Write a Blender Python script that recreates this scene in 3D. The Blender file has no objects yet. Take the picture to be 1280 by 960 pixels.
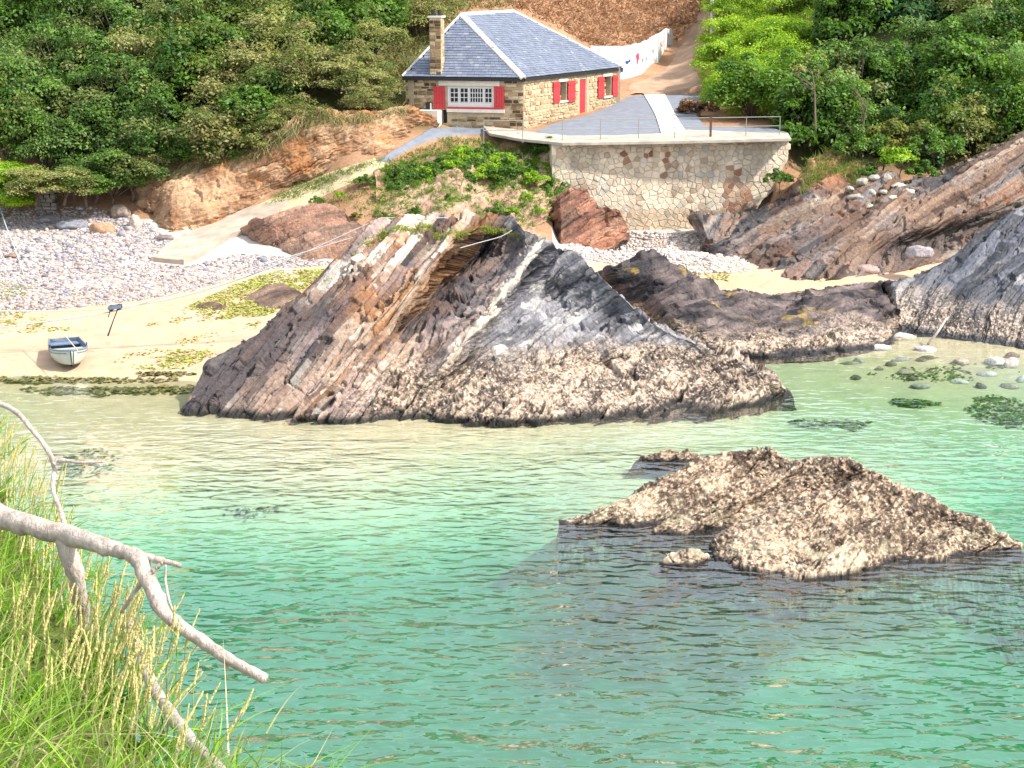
import bpy, math, random
import numpy as np
from mathutils import Vector

# ------------------------------------------------------------------ camera, sky, sun, exposure
SC = bpy.context.scene
COL = SC.collection
F, YH, H = 2000.0, -10.0, 12.0                 # focal length and horizon row of the photograph (1280 px wide), eye height
TH = math.atan((480 - YH) / F)
cam_d = bpy.data.cameras.new('camera'); cam = bpy.data.objects.new('camera', cam_d); COL.objects.link(cam)
cam_d.sensor_width = 36; cam_d.lens = F / 1280 * 36; cam_d.clip_end = 4000; cam_d.clip_start = 0.05
cam.location = (0, 0, H); cam.rotation_euler = (math.pi / 2 - TH, 0, 0)
SC.camera = cam
SUN = Vector((0.82, -0.26, 0.92)).normalized()
w = bpy.data.worlds.new('World'); SC.world = w; w.use_nodes = True
nt = w.node_tree; nt.nodes.clear()
sky = nt.nodes.new('ShaderNodeTexSky'); sky.sky_type = 'NISHITA'; sky.sun_disc = False
sky.sun_elevation = math.asin(SUN.z); sky.sun_rotation = math.atan2(SUN.x, SUN.y)
sky.air_density = 1.0; sky.dust_density = 2.0; sky.ozone_density = 1.0
veil = nt.nodes.new('ShaderNodeMix'); veil.data_type = 'RGBA'; veil.inputs[0].default_value = .42   # thin even cloud veil, as the white glints on the water show
veil.inputs[7].default_value = (10.8, 11.4, 11.9, 1); nt.links.new(sky.outputs[0], veil.inputs[6])
bg = nt.nodes.new('ShaderNodeBackground'); bg.inputs['Strength'].default_value = 0.15
wo = nt.nodes.new('ShaderNodeOutputWorld')
nt.links.new(veil.outputs[2], bg.inputs[0]); nt.links.new(bg.outputs[0], wo.inputs[0])
sl = bpy.data.lights.new('sun', 'SUN'); sl.energy = 5.0; sl.angle = math.radians(2.5); sl.color = (1.0, 0.95, 0.87)
so = bpy.data.objects.new('sun', sl); COL.objects.link(so)
so.rotation_euler = (-SUN).to_track_quat('-Z', 'Y').to_euler(); so.location = SUN * 60
SC.view_settings.view_transform = 'Standard'; SC.view_settings.look = 'None'
SC.view_settings.exposure = 0.4; SC.view_settings.gamma = 1.0; SC.view_settings.use_curve_mapping = False
SC.render.engine = 'CYCLES'
SC.cycles.max_bounces = 5; SC.cycles.diffuse_bounces = 1; SC.cycles.glossy_bounces = 2; SC.cycles.transparent_max_bounces = 12
SC.cycles.use_adaptive_sampling = True; SC.cycles.adaptive_threshold = .02
SC.cycles.use_denoising = True

random.seed(11); RNG = np.random.default_rng(11)

# ------------------------------------------------------------------ helpers: picture <-> place
ct, st = math.cos(TH), math.sin(TH)
def ray(px, py):
    px, py = np.broadcast_arrays(np.asarray(px, float), np.asarray(py, float))
    cx, cy = (px - 640) / F, (480 - py) / F
    return np.stack([cx, ct + cy * st, -st + cy * ct], -1)
O = np.array([0, 0, H])
def PZ(px, py, z):
    r = ray(px, py); t = (np.asarray(z, float) - H) / r[..., 2]; return O + r * t[..., None]
def PY(px, py, Y):
    r = ray(px, py); t = np.asarray(Y, float) / r[..., 1]; return O + r * t[..., None]
def PD(px, py, d):
    r = ray(px, py); return O + r * np.asarray(d, float)[..., None]
def pix(P):
    P = np.asarray(P, float); q = P - O
    d = q[..., 1] * ct - q[..., 2] * st; u = q[..., 1] * st + q[..., 2] * ct
    d = np.where(np.abs(d) < 1e-6, 1e-6, d)
    return 640 + F * q[..., 0] / d, 480 - F * u / d
def on_plane(px, py, p0, n):
    r = ray(px, py); t = np.dot(np.asarray(p0) - O, n) / (r @ np.asarray(n)); return O + r * t[..., None]
def in_poly(px, py, poly):
    ins = np.zeros(np.shape(px), bool); n = len(poly)
    for i in range(n):
        x0, y0 = poly[i]; x1, y1 = poly[(i + 1) % n]
        if y0 == y1: continue
        c = ((y0 > py) != (y1 > py)) & (px < (x1 - x0) * (py - y0) / (y1 - y0) + x0)
        ins ^= c
    return ins
def sstep(a, b, x):
    t = np.clip((np.asarray(x, float) - a) / (b - a), 0, 1); return t * t * (3 - 2 * t)

# ------------------------------------------------------------------ helpers: noise
_p = np.random.default_rng(3).permutation(256); _p = np.concatenate([_p, _p, _p]).astype(np.int32)
_g = np.random.default_rng(4).normal(size=(256, 3)).astype(np.float32); _g /= np.linalg.norm(_g, axis=1)[:, None]
def pn(x, y, z):
    x = np.asarray(x, np.float32); y = np.asarray(y, np.float32); z = np.asarray(z, np.float32)
    xi = np.floor(x); yi = np.floor(y); zi = np.floor(z)
    xf, yf, zf = x - xi, y - yi, z - zi
    X = xi.astype(np.int32) & 255; Y = yi.astype(np.int32) & 255; Z = zi.astype(np.int32) & 255
    u = xf * xf * (3 - 2 * xf); v = yf * yf * (3 - 2 * yf); q = zf * zf * (3 - 2 * zf)
    def c(i, j, k):
        g = _g[_p[_p[_p[X + i] + Y + j] + Z + k]]
        return g[..., 0] * (xf - i) + g[..., 1] * (yf - j) + g[..., 2] * (zf - k)
    a = c(0, 0, 0); a = a + u * (c(1, 0, 0) - a)
    b = c(0, 1, 0); b = b + u * (c(1, 1, 0) - b)
    a = a + v * (b - a)
    d = c(0, 0, 1); d = d + u * (c(1, 0, 1) - d)
    e = c(0, 1, 1); e = e + u * (c(1, 1, 1) - e)
    d = d + v * (e - d)
    return (a + q * (d - a)) * 1.5
def fbm(x, y, z, o=4, gain=0.5):
    s = 0; a = 1.0; t = 0
    for i in range(o):
        s = s + a * pn(x * 2 ** i + 17.3 * i, y * 2 ** i + 5.1 * i, z * 2 ** i + 9.7 * i); t += a; a *= gain
    return s / t
def n3(V, f, o=3, gain=.5, off=0):
    return fbm(V[..., 0] * f + off, V[..., 1] * f + off * .7, V[..., 2] * f - off, o, gain)
def unit(v):
    v = np.asarray(v, float); return v / np.linalg.norm(v)
def bed(V, n, d):
    n = unit(n); d = np.asarray(d, float); d = unit(d - n * np.dot(d, n)); r = np.cross(n, d)
    return V @ n, V @ d, V @ r
def lerp(a, b, t):
    t = np.asarray(t)[..., None]; return np.asarray(a) * (1 - t) + np.asarray(b) * t

# ------------------------------------------------------------------ helpers: objects
def tag(o, label=None, cat=None, group=None, kind=None):
    if label: o['label'] = label
    if cat: o['category'] = cat
    if group: o['group'] = group
    if kind: o['kind'] = kind
    return o
def mesh(name, V, Fa, mat=None, smooth=True, col=None, extra=None, mats=None, mi=None):
    me = bpy.data.meshes.new(name)
    V = np.ascontiguousarray(np.asarray(V, np.float32).reshape(-1, 3))
    if isinstance(Fa, np.ndarray) and Fa.ndim == 2:
        Fa = np.ascontiguousarray(Fa.astype(np.int32)); n = Fa.shape[1]
        me.vertices.add(len(V)); me.vertices.foreach_set('co', V.ravel())
        me.loops.add(Fa.size); me.loops.foreach_set('vertex_index', Fa.ravel())
        me.polygons.add(len(Fa)); me.polygons.foreach_set('loop_start', np.arange(0, Fa.size, n, dtype=np.int32))
    else:
        me.from_pydata([tuple(map(float, v)) for v in V], [], [tuple(int(i) for i in f) for f in Fa])
    if col is not None:
        a = me.attributes.new('Col', 'FLOAT_COLOR', 'POINT')
        c = np.ones((len(V), 4), np.float32); c[:, :3] = np.clip(np.asarray(col, np.float32).reshape(-1, 3), 0, 1)
        a.data.foreach_set('color', c.ravel())
    for k, v in (extra or {}).items():
        a = me.attributes.new(k, 'FLOAT', 'POINT'); a.data.foreach_set('value', np.asarray(v, np.float32).ravel())
    me.update(calc_edges=True)
    if smooth: me.polygons.foreach_set('use_smooth', np.ones(len(me.polygons), bool))
    if mats:
        for m in mats: me.materials.append(m)
        if mi is not None: me.polygons.foreach_set('material_index', np.asarray(mi, np.int32))
    elif mat: me.materials.append(mat)
    return me
def link(name, me, parent=None, loc=None, rz=0, sc=None):
    o = bpy.data.objects.new(name, me); COL.objects.link(o)
    if parent: o.parent = parent
    if loc is not None: o.location = tuple(float(c) for c in loc)
    if rz: o.rotation_euler = (0, 0, rz)
    if sc is not None: o.scale = sc if hasattr(sc, '__len__') else (sc, sc, sc)
    return o
def obj(name, V, Fa, mat, parent=None, **k):
    return link(name, mesh(name, V, Fa, mat, **k), parent)
def thing(name, label, cat, loc=(0, 0, 0), rz=0, group=None):
    o = link(name, None, None, loc, rz); o.empty_display_size = .3
    return tag(o, label, cat, group)
def gridF(nu, nv, off=0):
    i = np.arange(nu * nv).reshape(nv, nu) + off
    return np.stack([i[:-1, :-1], i[:-1, 1:], i[1:, 1:], i[1:, :-1]], -1).reshape(-1, 4)
def gnorm(G):
    du = np.gradient(G, axis=1); dv = np.gradient(G, axis=0)
    n = np.cross(du, dv); return n / np.maximum(np.linalg.norm(n, axis=-1, keepdims=True), 1e-9)
def snorm(G, w=14):
    'surface directions evened out over neighbouring rows, so relief does not tear at sharp crests'
    n = gnorm(G)
    for _ in range(2):
        p = np.concatenate([n[:1].repeat(w, 0), n, n[-1:].repeat(w, 0)], 0); c = np.cumsum(np.concatenate([p[:1] * 0, p], 0), 0); n = (c[2 * w + 1:] - c[:-2 * w - 1]) / (2 * w + 1)
    return n / np.maximum(np.linalg.norm(n, axis=-1, keepdims=True), 1e-9)
class MB:
    'collects simple solids into one mesh'
    def __init__(s): s.V = []; s.F = []; s.n = 0; s.C = []
    def add(s, V, Fa, c=None):
        V = [tuple(map(float, v)) for v in V]
        s.V += V; s.F += [tuple(i + s.n for i in f) for f in Fa]; s.n += len(V)
        if c is not None: s.C += [c] * len(V)
    def hexa(s, b, t, c=None):
        'solid between polygon b and polygon t (same length)'
        n = len(b)
        s.add(list(b) + list(t), [tuple(range(n))[::-1], tuple(range(n, 2 * n))] + [(i, (i + 1) % n, n + (i + 1) % n, n + i) for i in range(n)], c)
    def box(s, o, ax, ay, az, c=None):
        o, ax, ay, az = map(np.asarray, (o, ax, ay, az))
        s.hexa([o, o + ax, o + ax + ay, o + ay], [o + az, o + ax + az, o + ax + ay + az, o + ay + az], c)
    def tube(s, pts, rad, n=8, c=None, cap=True):
        V, Fa = tube(pts, rad, n, cap); s.add(V, Fa, c)
    def build(s, name, mat, parent=None, smooth=False, **k):
        return obj(name, s.V, s.F, mat, parent, smooth=smooth, col=(s.C if s.C else None), **k)
def tube(pts, rad, n=8, cap=True):
    pts = np.asarray(pts, float); m = len(pts); rad = np.broadcast_to(np.asarray(rad, float), (m,))
    T = np.gradient(pts, axis=0); T /= np.maximum(np.linalg.norm(T, axis=1, keepdims=True), 1e-9)
    up = np.array([0, 0, 1.0]) if abs(T[0][2]) < .9 else np.array([1.0, 0, 0])
    V = []
    for i in range(m):
        a = np.cross(T[i], up); a /= np.linalg.norm(a); b = np.cross(a, T[i]); up = b
        for k in range(n):
            ph = 2 * math.pi * k / n; V.append(pts[i] + rad[i] * (a * math.cos(ph) + b * math.sin(ph)))
    Fa = [(i * n + k, i * n + (k + 1) % n, (i + 1) * n + (k + 1) % n, (i + 1) * n + k) for i in range(m - 1) for k in range(n)]
    if cap: Fa += [tuple(range(n))[::-1], tuple(range((m - 1) * n, m * n))]
    return V, Fa
def spline(pts, n):
    'smooth curve through points'
    P = np.asarray(pts, float); m = len(P); Q = np.vstack([2 * P[0] - P[1], P, 2 * P[-1] - P[-2]]); out = []
    for t in np.linspace(0, m - 1 - 1e-9, n):
        i = int(t); f = t - i; a, b, c, d = Q[i], Q[i + 1], Q[i + 2], Q[i + 3]
        out.append(.5 * (2 * b + (c - a) * f + (2 * a - 5 * b + 4 * c - d) * f * f + (3 * b - a - 3 * c + d) * f ** 3))
    return np.array(out)
ORD = ['first', 'second', 'third', 'fourth', 'fifth', 'sixth', 'seventh', 'eighth', 'ninth', 'tenth', 'eleventh', 'twelfth',
       'thirteenth', 'fourteenth', 'fifteenth', 'sixteenth', 'seventeenth', 'eighteenth', 'nineteenth', 'twentieth']
ORD += ['twenty-' + o for o in ORD[:9]] + ['thirtieth'] + ['thirty-' + o for o in ORD[:9]]

# ------------------------------------------------------------------ materials
def mat_new(name):
    m = bpy.data.materials.new(name); m.use_nodes = True
    t = m.node_tree; b = t.nodes['Principled BSDF']; return m, t, b
def N(t, k, **p):
    n = t.nodes.new(k)
    for a, v in p.items():
        if hasattr(n, a): setattr(n, a, v)
        else: n.inputs[a.replace('_', ' ')].default_value = v
    return n
def L(t, a, b): t.links.new(a, b)
def mat(name, color=None, rough=.8, scale=8, amt=.25, bump=.0, bscale=None, spec=.3, metal=0, stretch=(1, 1, 1), attr=False, coord='Object'):
    'procedural surface: base colour (or the Col attribute) varied by noise, with fine relief'
    m, t, b = mat_new(name)
    tc = N(t, 'ShaderNodeTexCoord'); mp = N(t, 'ShaderNodeMapping'); mp.inputs['Scale'].default_value = stretch
    L(t, N(t, 'ShaderNodeNewGeometry').outputs['Position'] if coord == 'World' else tc.outputs[coord], mp.inputs[0])
    nz = N(t, 'ShaderNodeTexNoise', Scale=scale, Detail=8.0, Roughness=.62); L(t, mp.outputs[0], nz.inputs['Vector'])
    mr = N(t, 'ShaderNodeMapRange'); mr.inputs[1].default_value = .25; mr.inputs[2].default_value = .75
    mr.inputs[3].default_value = 1 - amt; mr.inputs[4].default_value = 1 + amt
    L(t, nz.outputs['Fac'], mr.inputs[0])
    mx = N(t, 'ShaderNodeMix', data_type='RGBA', blend_type='MULTIPLY'); mx.inputs[0].default_value = 1
    if attr:
        at = N(t, 'ShaderNodeAttribute', attribute_name='Col'); L(t, at.outputs['Color'], mx.inputs[6])
    else: mx.inputs[6].default_value = (*color, 1)
    L(t, mr.outputs[0], mx.inputs[7]); L(t, mx.outputs[2], b.inputs['Base Color'])
    b.inputs['Roughness'].default_value = rough; b.inputs['Specular IOR Level'].default_value = spec; b.inputs['Metallic'].default_value = metal
    if bump:
        n2 = N(t, 'ShaderNodeTexNoise', Scale=bscale or scale * 3, Detail=6.0, Roughness=.6); L(t, mp.outputs[0], n2.inputs['Vector'])
        bp = N(t, 'ShaderNodeBump', Strength=1.0, Distance=bump); L(t, n2.outputs['Fac'], bp.inputs['Height']); L(t, bp.outputs[0], b.inputs['Normal'])
    return m
def mat_leaf(name, trans=.38, rough=.5, spec=.35):
    m, t, b = mat_new(name)
    at = N(t, 'ShaderNodeAttribute', attribute_name='Col'); L(t, at.outputs['Color'], b.inputs['Base Color'])
    b.inputs['Roughness'].default_value = rough; b.inputs['Specular IOR Level'].default_value = spec
    tr = N(t, 'ShaderNodeBsdfTranslucent'); hs = N(t, 'ShaderNodeHueSaturation', Saturation=1.15, Value=1.5)
    L(t, at.outputs['Color'], hs.inputs['Color']); L(t, hs.outputs[0], tr.inputs['Color'])
    ms = N(t, 'ShaderNodeMixShader'); ms.inputs[0].default_value = trans
    L(t, b.outputs[0], ms.inputs[1]); L(t, tr.outputs[0], ms.inputs[2]); L(t, ms.outputs[0], t.nodes['Material Output'].inputs[0])
    return m
M = {}
M['rock'] = mat('rock', attr=True, scale=7, amt=.5, bump=.05, bscale=16, rough=.82, spec=.3)
M['wetrock'] = mat('wet_rock', attr=True, scale=6, amt=.35, bump=.03, bscale=16, rough=.55, spec=.5)
M['earth'] = mat('earth', attr=True, scale=4, amt=.35, bump=.05, bscale=9, rough=.95, spec=.1)
M['ground'] = mat('ground_cover', attr=True, scale=7, amt=.3, bump=.03, bscale=22, rough=.95, spec=.1)
M['sand'] = mat('sand', attr=True, scale=1.6, amt=.2, bump=.015, bscale=24, rough=.9, spec=.2)
M['pebble'] = mat('pebble', attr=True, scale=20, amt=.15, rough=.8)
M['stone'] = mat('wall_stone', attr=True, scale=9, amt=.3, bump=.02, bscale=25, rough=.9, spec=.15)
M['wallstone'] = mat('weathered_wall_stone', attr=True, scale=1.1, amt=.42, bump=.03, bscale=14, rough=.95, spec=.1, stretch=(1, 1, .45), coord='World')
M['mortar'] = mat('mortar', (.58, .49, .37), scale=1.1, amt=.4, coord='World', stretch=(1, 1, .45), bump=.03, bscale=14, rough=.95, spec=.1)
M['hmortar'] = mat('lime_mortar', (.5, .4, .27), scale=6, amt=.25, bump=.02, rough=.95, spec=.1)
M['slate'] = mat('slate', attr=True, scale=1.6, amt=.2, coord='World', rough=.55, spec=.45)
M['white'] = mat('white_paint', (.78, .77, .74), scale=5, amt=.08, rough=.6)
M['lime'] = mat('lime_render', (.74, .69, .6), scale=4, amt=.14, bump=.01, rough=.9)
M['red'] = mat('red_paint', (.60, .05, .06), scale=14, amt=.3, rough=.5, spec=.4, stretch=(6, 6, .6))
M['dark'] = mat('dark_paint', (.03, .028, .03), scale=8, amt=.2, rough=.5)
M['asphalt'] = mat('asphalt', (.2, .215, .25), scale=2.2, amt=.22, bump=.006, bscale=60, rough=.85)
M['concrete'] = mat('concrete', (.45, .37, .29), scale=1.1, amt=.35, bump=.01, bscale=25, rough=.9)
M['coping'] = mat('coping_stone', (.66, .61, .53), scale=3, amt=.2, bump=.008, rough=.9)
M['dirt'] = mat('dirt', (.42, .28, .19), scale=1.6, amt=.28, bump=.02, bscale=20, rough=.95, spec=.1)
M['leaf'] = mat_leaf('leaf'); M['dryleaf'] = mat_leaf('dry_leaf', .15, .8, .1); M['grass'] = mat_leaf('grass', .35, .5, .3)
M['weed'] = mat_leaf('seaweed', .1, .4, .4)
M['bark'] = mat('bark', (.16, .12, .085), scale=9, amt=.35, bump=.02, rough=.95, stretch=(1, 1, .25))
M['deadwood'] = mat('bleached_wood', (.56, .465, .40), scale=34, amt=.5, bump=.012, bscale=95, rough=.8, stretch=(1, 1, .35))
M['rust'] = mat('galvanised', (.33, .31, .28), scale=20, amt=.2, rough=.5, metal=.3)
M['brown'] = mat('brown_paint', (.14, .07, .04), scale=20, amt=.2, rough=.7)
M['rope'] = mat('rope', (.55, .53, .5), scale=40, amt=.2, rough=.9)
M['greenrope'] = mat('pale_blue_rope', (.45, .62, .62), scale=40, amt=.2, rough=.9)
M['boatw'] = mat('boat_white', (.43, .47, .40), scale=6, amt=.14, rough=.45, spec=.5)
M['boatb'] = mat('boat_blue', (.16, .21, .29), scale=6, amt=.2, rough=.5, spec=.5)
M['boatd'] = mat('boat_dark', (.03, .04, .06), scale=6, amt=.2, rough=.6)
m, t, b = mat_new('window_glass'); b.inputs['Base Color'].default_value = (.012, .014, .018, 1); b.inputs['Roughness'].default_value = .08
M['glass'] = m
# ------------------------------------------------------------------ terrain heights
def zterr(X, Y): return 5.22 + .047 * (Y - 74)              # the paved terrace in front of the house
CP = []
for a in [(0,490,-.1),(120,480,-.04),(250,500,-.07),(60,540,-.12),(300,540,-.14),(640,545,-.16),(900,520,-.25),(100,620,-.36),(400,620,-.4),
          (700,620,-.6),(1000,540,-.6),(1280,520,-.5),(1150,470,-.2),(1000,455,-.3),(900,445,-.25),(1280,620,-1.3),(200,720,-1.5),(600,720,-1.7),
          (1000,740,-1.9),(1280,750,-2.1),(100,850,-2.3),(640,850,-2.5),(1280,850,-2.7),(0,960,-2.8),(640,960,-3.1),(1280,960,-3.2),
          (0,465,.03),(130,466,.03),(240,470,.03),(1130,432,-.05),(1280,430,-.03),
          (0,420,.45),(120,440,.22),(230,440,.2),(300,400,.45),(0,360,.9),(150,360,.85),(300,350,.8),(400,345,.75),(0,300,1.5),(120,300,1.45),
          (200,325,.98),(0,270,1.9),(150,275,1.8),(500,400,.2),(640,420,.1),(760,400,.2),(820,310,1.1),(740,320,.9),(900,330,.8),(960,350,.55),
          (1060,345,.6),(880,385,-.25),(1000,402,-.3),(1150,402,-.2),(950,425,-.35),(1060,420,-.35),(710,290,1.0),(800,290,1.0),(900,290,1.05),
          (560,167,5.2),(600,165,5.25),(490,195,4.55),(400,228,3.4),(340,265,2.25),(280,295,1.6),(600,215,3.8),(600,268,2.3),(600,330,.9),
          (520,228,3.4),(520,282,2.0),(450,262,2.6),(450,310,1.2),(400,328,.85),(680,215,3.7),(690,262,2.2),(620,174,5.05),(665,177,5.05),(690,192,4.6),(880,705,-.45),(1010,735,-.5),(1130,722,-.5),(1240,702,-.5),(780,665,-.45),(1000,640,-.4),(1150,650,-.5),(900,600,-.5)]:
    CP.append(PZ(*a))
for a in [(-15,10,-4.2),(0,8,-4.2),(15,8,-4.2),(-40,20,-5),(40,20,-5),(38,48,-3),(-40,45,-1.5),(-34,62,1),(17,70,1.0),(24,68,1.3),(17,74,1.6),(24,74,1.8),(17,79,4.2),(26,79,4.6),(14.5,79,3.6),
          (-14,77,4.0),(-18,77.4,4.2),(-23,77.5,4.2),(-14,73.2,1.75),(-22,74.3,1.85),(-7.8,76,5.4),(-6,79,6.3),(-10,81,7.3),(-24,85,7.5),(-12,86,8.4),(-6.5,88,7.3),(-4.5,94,8.6),
          (-30,80,6),(-24,100,15),(-10,100,15),(0,106,12.2),(-24,122,24),(0,128,18),(-40,100,15),(3.5,108,10.4),(9,119,12.0),(-1,98,9.8),
          (17,86,6.6),(25,86,7.6),(20,100,12.5),(30,105,15.5),(16,116,14.5),(32,85,7.5),(45,90,10),(40,70,3),(45,120,20),(16,95,8.6),(15.5,106,11.3)]:
    CP.append(np.array(a, float))
for a in [(-2.5,77.6),(2.5,76.6),(7.5,77.8),(12.5,79),(4,83),(8,83),(12,83),(6,89),(9,91),(12,90),(3,80)]:
    CP.append(np.array([a[0], a[1], zterr(*a) - .15]))
for px, py, Y in [(820,105,98.5),(850,80,105.5),(868,45,115),(884,8,126),(745,99,98),(778,99,98.6),(802,93,101.5),(823,78,107),(841,61,113),(760,72,103.5),(795,58,107),(822,38,113),(862,100,98),(890,40,114)]:
    CP.append(PY(px, py, Y))
CP = np.array(CP)
def _K(A, B): return np.sqrt((A[:, None, 0] - B[None, :, 0]) ** 2 + (A[:, None, 1] - B[None, :, 1]) ** 2 + .35)
_n = len(CP); _A = np.zeros((_n + 3, _n + 3)); _A[:_n, :_n] = _K(CP, CP) + np.eye(_n) * .02
_A[:_n, _n] = 1; _A[:_n, _n + 1:] = CP[:, :2]; _A[_n:, :_n] = _A[:_n, _n:].T
_W = np.linalg.solve(_A, np.concatenate([CP[:, 2], np.zeros(3)]))
TERR_ZONE = [(-3.2,80.2),(.0,78.2),(2.35,74.8),(13.2,77.4),(15,79),(15,82),(12.6,86),(12.2,95.2),(6.6,94.2),(5.9,92),(.4,80.4),(-3,81.5)]
FOOT_ZONE = [(2.0,70),(1.9,74.55),(2.35,74.7),(12.6,77.1),(12.2,75.6),(10.5,74.2),(9.5,70)]
def hz(X, Y):
    X, Y = np.broadcast_arrays(np.asarray(X, float), np.asarray(Y, float)); sh = X.shape
    P = np.stack([X.ravel(), Y.ravel()], -1); out = np.empty(len(P))
    for i in range(0, len(P), 20000):
        q = P[i:i + 20000]; out[i:i + 20000] = _K(q, CP) @ _W[:_n] + _W[_n] + q @ _W[_n + 1:]
    X, Y = P[:, 0], P[:, 1]
    out = np.where(in_poly(X, Y, TERR_ZONE), np.minimum(out, zterr(X, Y) - .14), out)
    out = np.where(in_poly(X, Y, FOOT_ZONE), np.minimum(out, 1.05 + .0 * X), out)
    far = -5.5 + 34 * sstep(70, 150, Y) + 14 * sstep(26, 70, np.abs(X)) * sstep(40, 80, Y)
    wgt = np.maximum(sstep(32, 48, np.abs(X)), np.maximum(sstep(118, 140, Y), sstep(12, 4, Y)))
    return (out * (1 - wgt) + far * wgt).reshape(sh)
_hx = np.arange(-44, 44.01, .2); _hy = np.arange(16, 172.01, .2); _hg = None
def hz_fast(X, Y):
    global _hg
    if _hg is None: _hg = hz(*np.meshgrid(_hx, _hy))
    fx = np.clip((X + 44) / .2, 0, len(_hx) - 1.001); fy = np.clip((Y - 16) / .2, 0, len(_hy) - 1.001); i = fx.astype(int); j = fy.astype(int); u = fx - i; v = fy - j
    return (_hg[j, i] * (1 - u) + _hg[j, i + 1] * u) * (1 - v) + (_hg[j + 1, i] * (1 - u) + _hg[j + 1, i + 1] * u) * v
def PT(px, py):
    'where the sight line through a picture point meets the ground'
    px, py = np.broadcast_arrays(np.asarray(px, float), np.asarray(py, float)); r = ray(px, py)
    lo = np.full(px.shape, 20.0); hi = np.full(px.shape, 170.0); done = np.zeros(px.shape, bool)
    prev = lo.copy()
    for t in np.linspace(20, 170, 301):
        p = O + r * (t / r[..., 1])[..., None]; below = p[..., 2] < hz_fast(p[..., 0], p[..., 1])
        new = below & ~done; lo[new] = t - .5; hi[new] = t; done |= below
    for _ in range(10):
        mid = (lo + hi) / 2; p = O + r * (mid / r[..., 1])[..., None]; b = p[..., 2] < hz_fast(p[..., 0], p[..., 1])
        hi = np.where(b, mid, hi); lo = np.where(b, lo, mid)
    p = O + r * (hi / r[..., 1])[..., None]; p[..., 2] = hz_fast(p[..., 0], p[..., 1]); return p

# ------------------------------------------------------------------ the ground sheet, split where sand turns to hillside
def axis(lo, hi, step, ext):
    c = list(np.arange(lo, hi + 1e-6, step)); s = step; a = hi; b = lo; up = []; dn = []
    while a < ext[1]: s *= 1.25; a += s; up.append(a)
    s = step
    while b > ext[0]: s *= 1.25; b -= s; dn.append(b)
    return np.array(dn[::-1] + c + up)
gx = axis(-30, 30, .3, (-700, 700)); gy = axis(20, 112, .3, (-500, 1200))
GX, GY = np.meshgrid(gx, gy); GZ = hz(GX, GY)
hillmask = np.maximum(sstep(81, 92, GY), sstep(30, 40, np.abs(GX)))
GV = np.stack([GX, GY, GZ], -1)
GV[..., 2] += .03 * n3(GV, .5, 3) * sstep(.0, 1.5, GZ + .8) + .02 * n3(GV, 1.6, 2)
gpx, gpy = pix(GV)
# sand and seabed: dry sand pale and warm, coarser and greyer up the beach
c = lerp((.56, .355, .235), (.57, .40, .275), n3(GV, .35, 3) * .9 + .5)
c = lerp(c, (.50, .40, .25), sstep(.15, .0, GZ) * .8)
c = lerp(c, (.50, .45, .42), sstep(.65, 1.0, GZ + .15 * n3(GV, .7, 3)) * .85)
c = lerp(c, (.50, .46, .22), sstep(.05, .4, n3(GV * np.array([.5, 1, 1]), .5, 3, .5, 6)) * sstep(.15, .3, GZ) * sstep(.8, .6, GZ) * .55)
c = lerp(c, (.12, .22, .13), sstep(-.8, -2.0, GZ))
reef = np.exp(-((GX - 5.6) / 6.5) ** 2 - ((GY - 33.6) / 4.2) ** 2) + .35 * n3(GV, .8, 3)      # weedy reef round the islet
c = lerp(c, (.075, .10, .06), sstep(.3, .75, reef) * sstep(-.2, -.4, GZ))
# hillside: soil under bracken, grass to the right
h = lerp((.30, .16, .09), (.46, .28, .17), n3(GV, .6, 4) + .5)
h = lerp(h, (.05, .085, .025), np.maximum(sstep(-2, -5, GX), sstep(12.5, 14.5, GX)) * .85 * sstep(77, 79, GY))
low = GZ < 1.95
low = low & ~((GY > 66) & (GX > -8.5) & (GX < 1.8) & (GZ > 1.05)) & ~((GX > 13) & (GZ > 1.5)) & (GY < 100) & ~((np.abs(GX) > 45) & (GY > 60))
fl = gridF(len(gx), len(gy)); lf = low.ravel()[fl].all(1)
def submesh(name, fa, col, m, kind='structure'):
    u, inv = np.unique(fa, return_inverse=True)
    o = obj(name, GV.reshape(-1, 3)[u], inv.reshape(fa.shape), m, col=col.reshape(-1, 3)[u]); return tag(o, kind=kind)
submesh('beach', fl[lf], c, M['sand']); submesh('hillside', fl[~lf], h, M['ground'])

# ------------------------------------------------------------------ the sea: closed body of clear water with rippled surface
m, t, b = mat_new('sea_water'); t.nodes.remove(b)
tc = N(t, 'ShaderNodeTexCoord')
def wave(scale, sx, sy, detail, rot=0, dist=.6):
    mp = N(t, 'ShaderNodeMapping'); mp.inputs['Scale'].default_value = (sx, sy, 1); mp.inputs['Rotation'].default_value = (0, 0, rot)
    L(t, tc.outputs['Object'], mp.inputs[0]); n = N(t, 'ShaderNodeTexNoise', Scale=scale, Detail=detail, Roughness=.5, Distortion=dist)
    L(t, mp.outputs[0], n.inputs['Vector']); return n.outputs['Fac']
def math_(op, a, b_):
    n = N(t, 'ShaderNodeMath', operation=op)
    for i, v in enumerate((a, b_)):
        if isinstance(v, (int, float)): n.inputs[i].default_value = v
        else: L(t, v, n.inputs[i])
    return n.outputs[0]
w1 = wave(1.0, 1.55, 3.0, .8, .1, .7); w2 = wave(1.0, 3.4, 6.0, 1.0, -.35, .4); w3 = wave(1.0, .3, .6, 1.0, .3)
w4 = wave(1.0, .09, .2, 2.0, .5, 1.0)                 # gusts: rougher and calmer patches
gust = N(t, 'ShaderNodeMapRange'); L(t, w4, gust.inputs[0]); gust.inputs[1].default_value = .35; gust.inputs[2].default_value = .65; gust.inputs[3].default_value = .5; gust.inputs[4].default_value = 1.35
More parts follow.
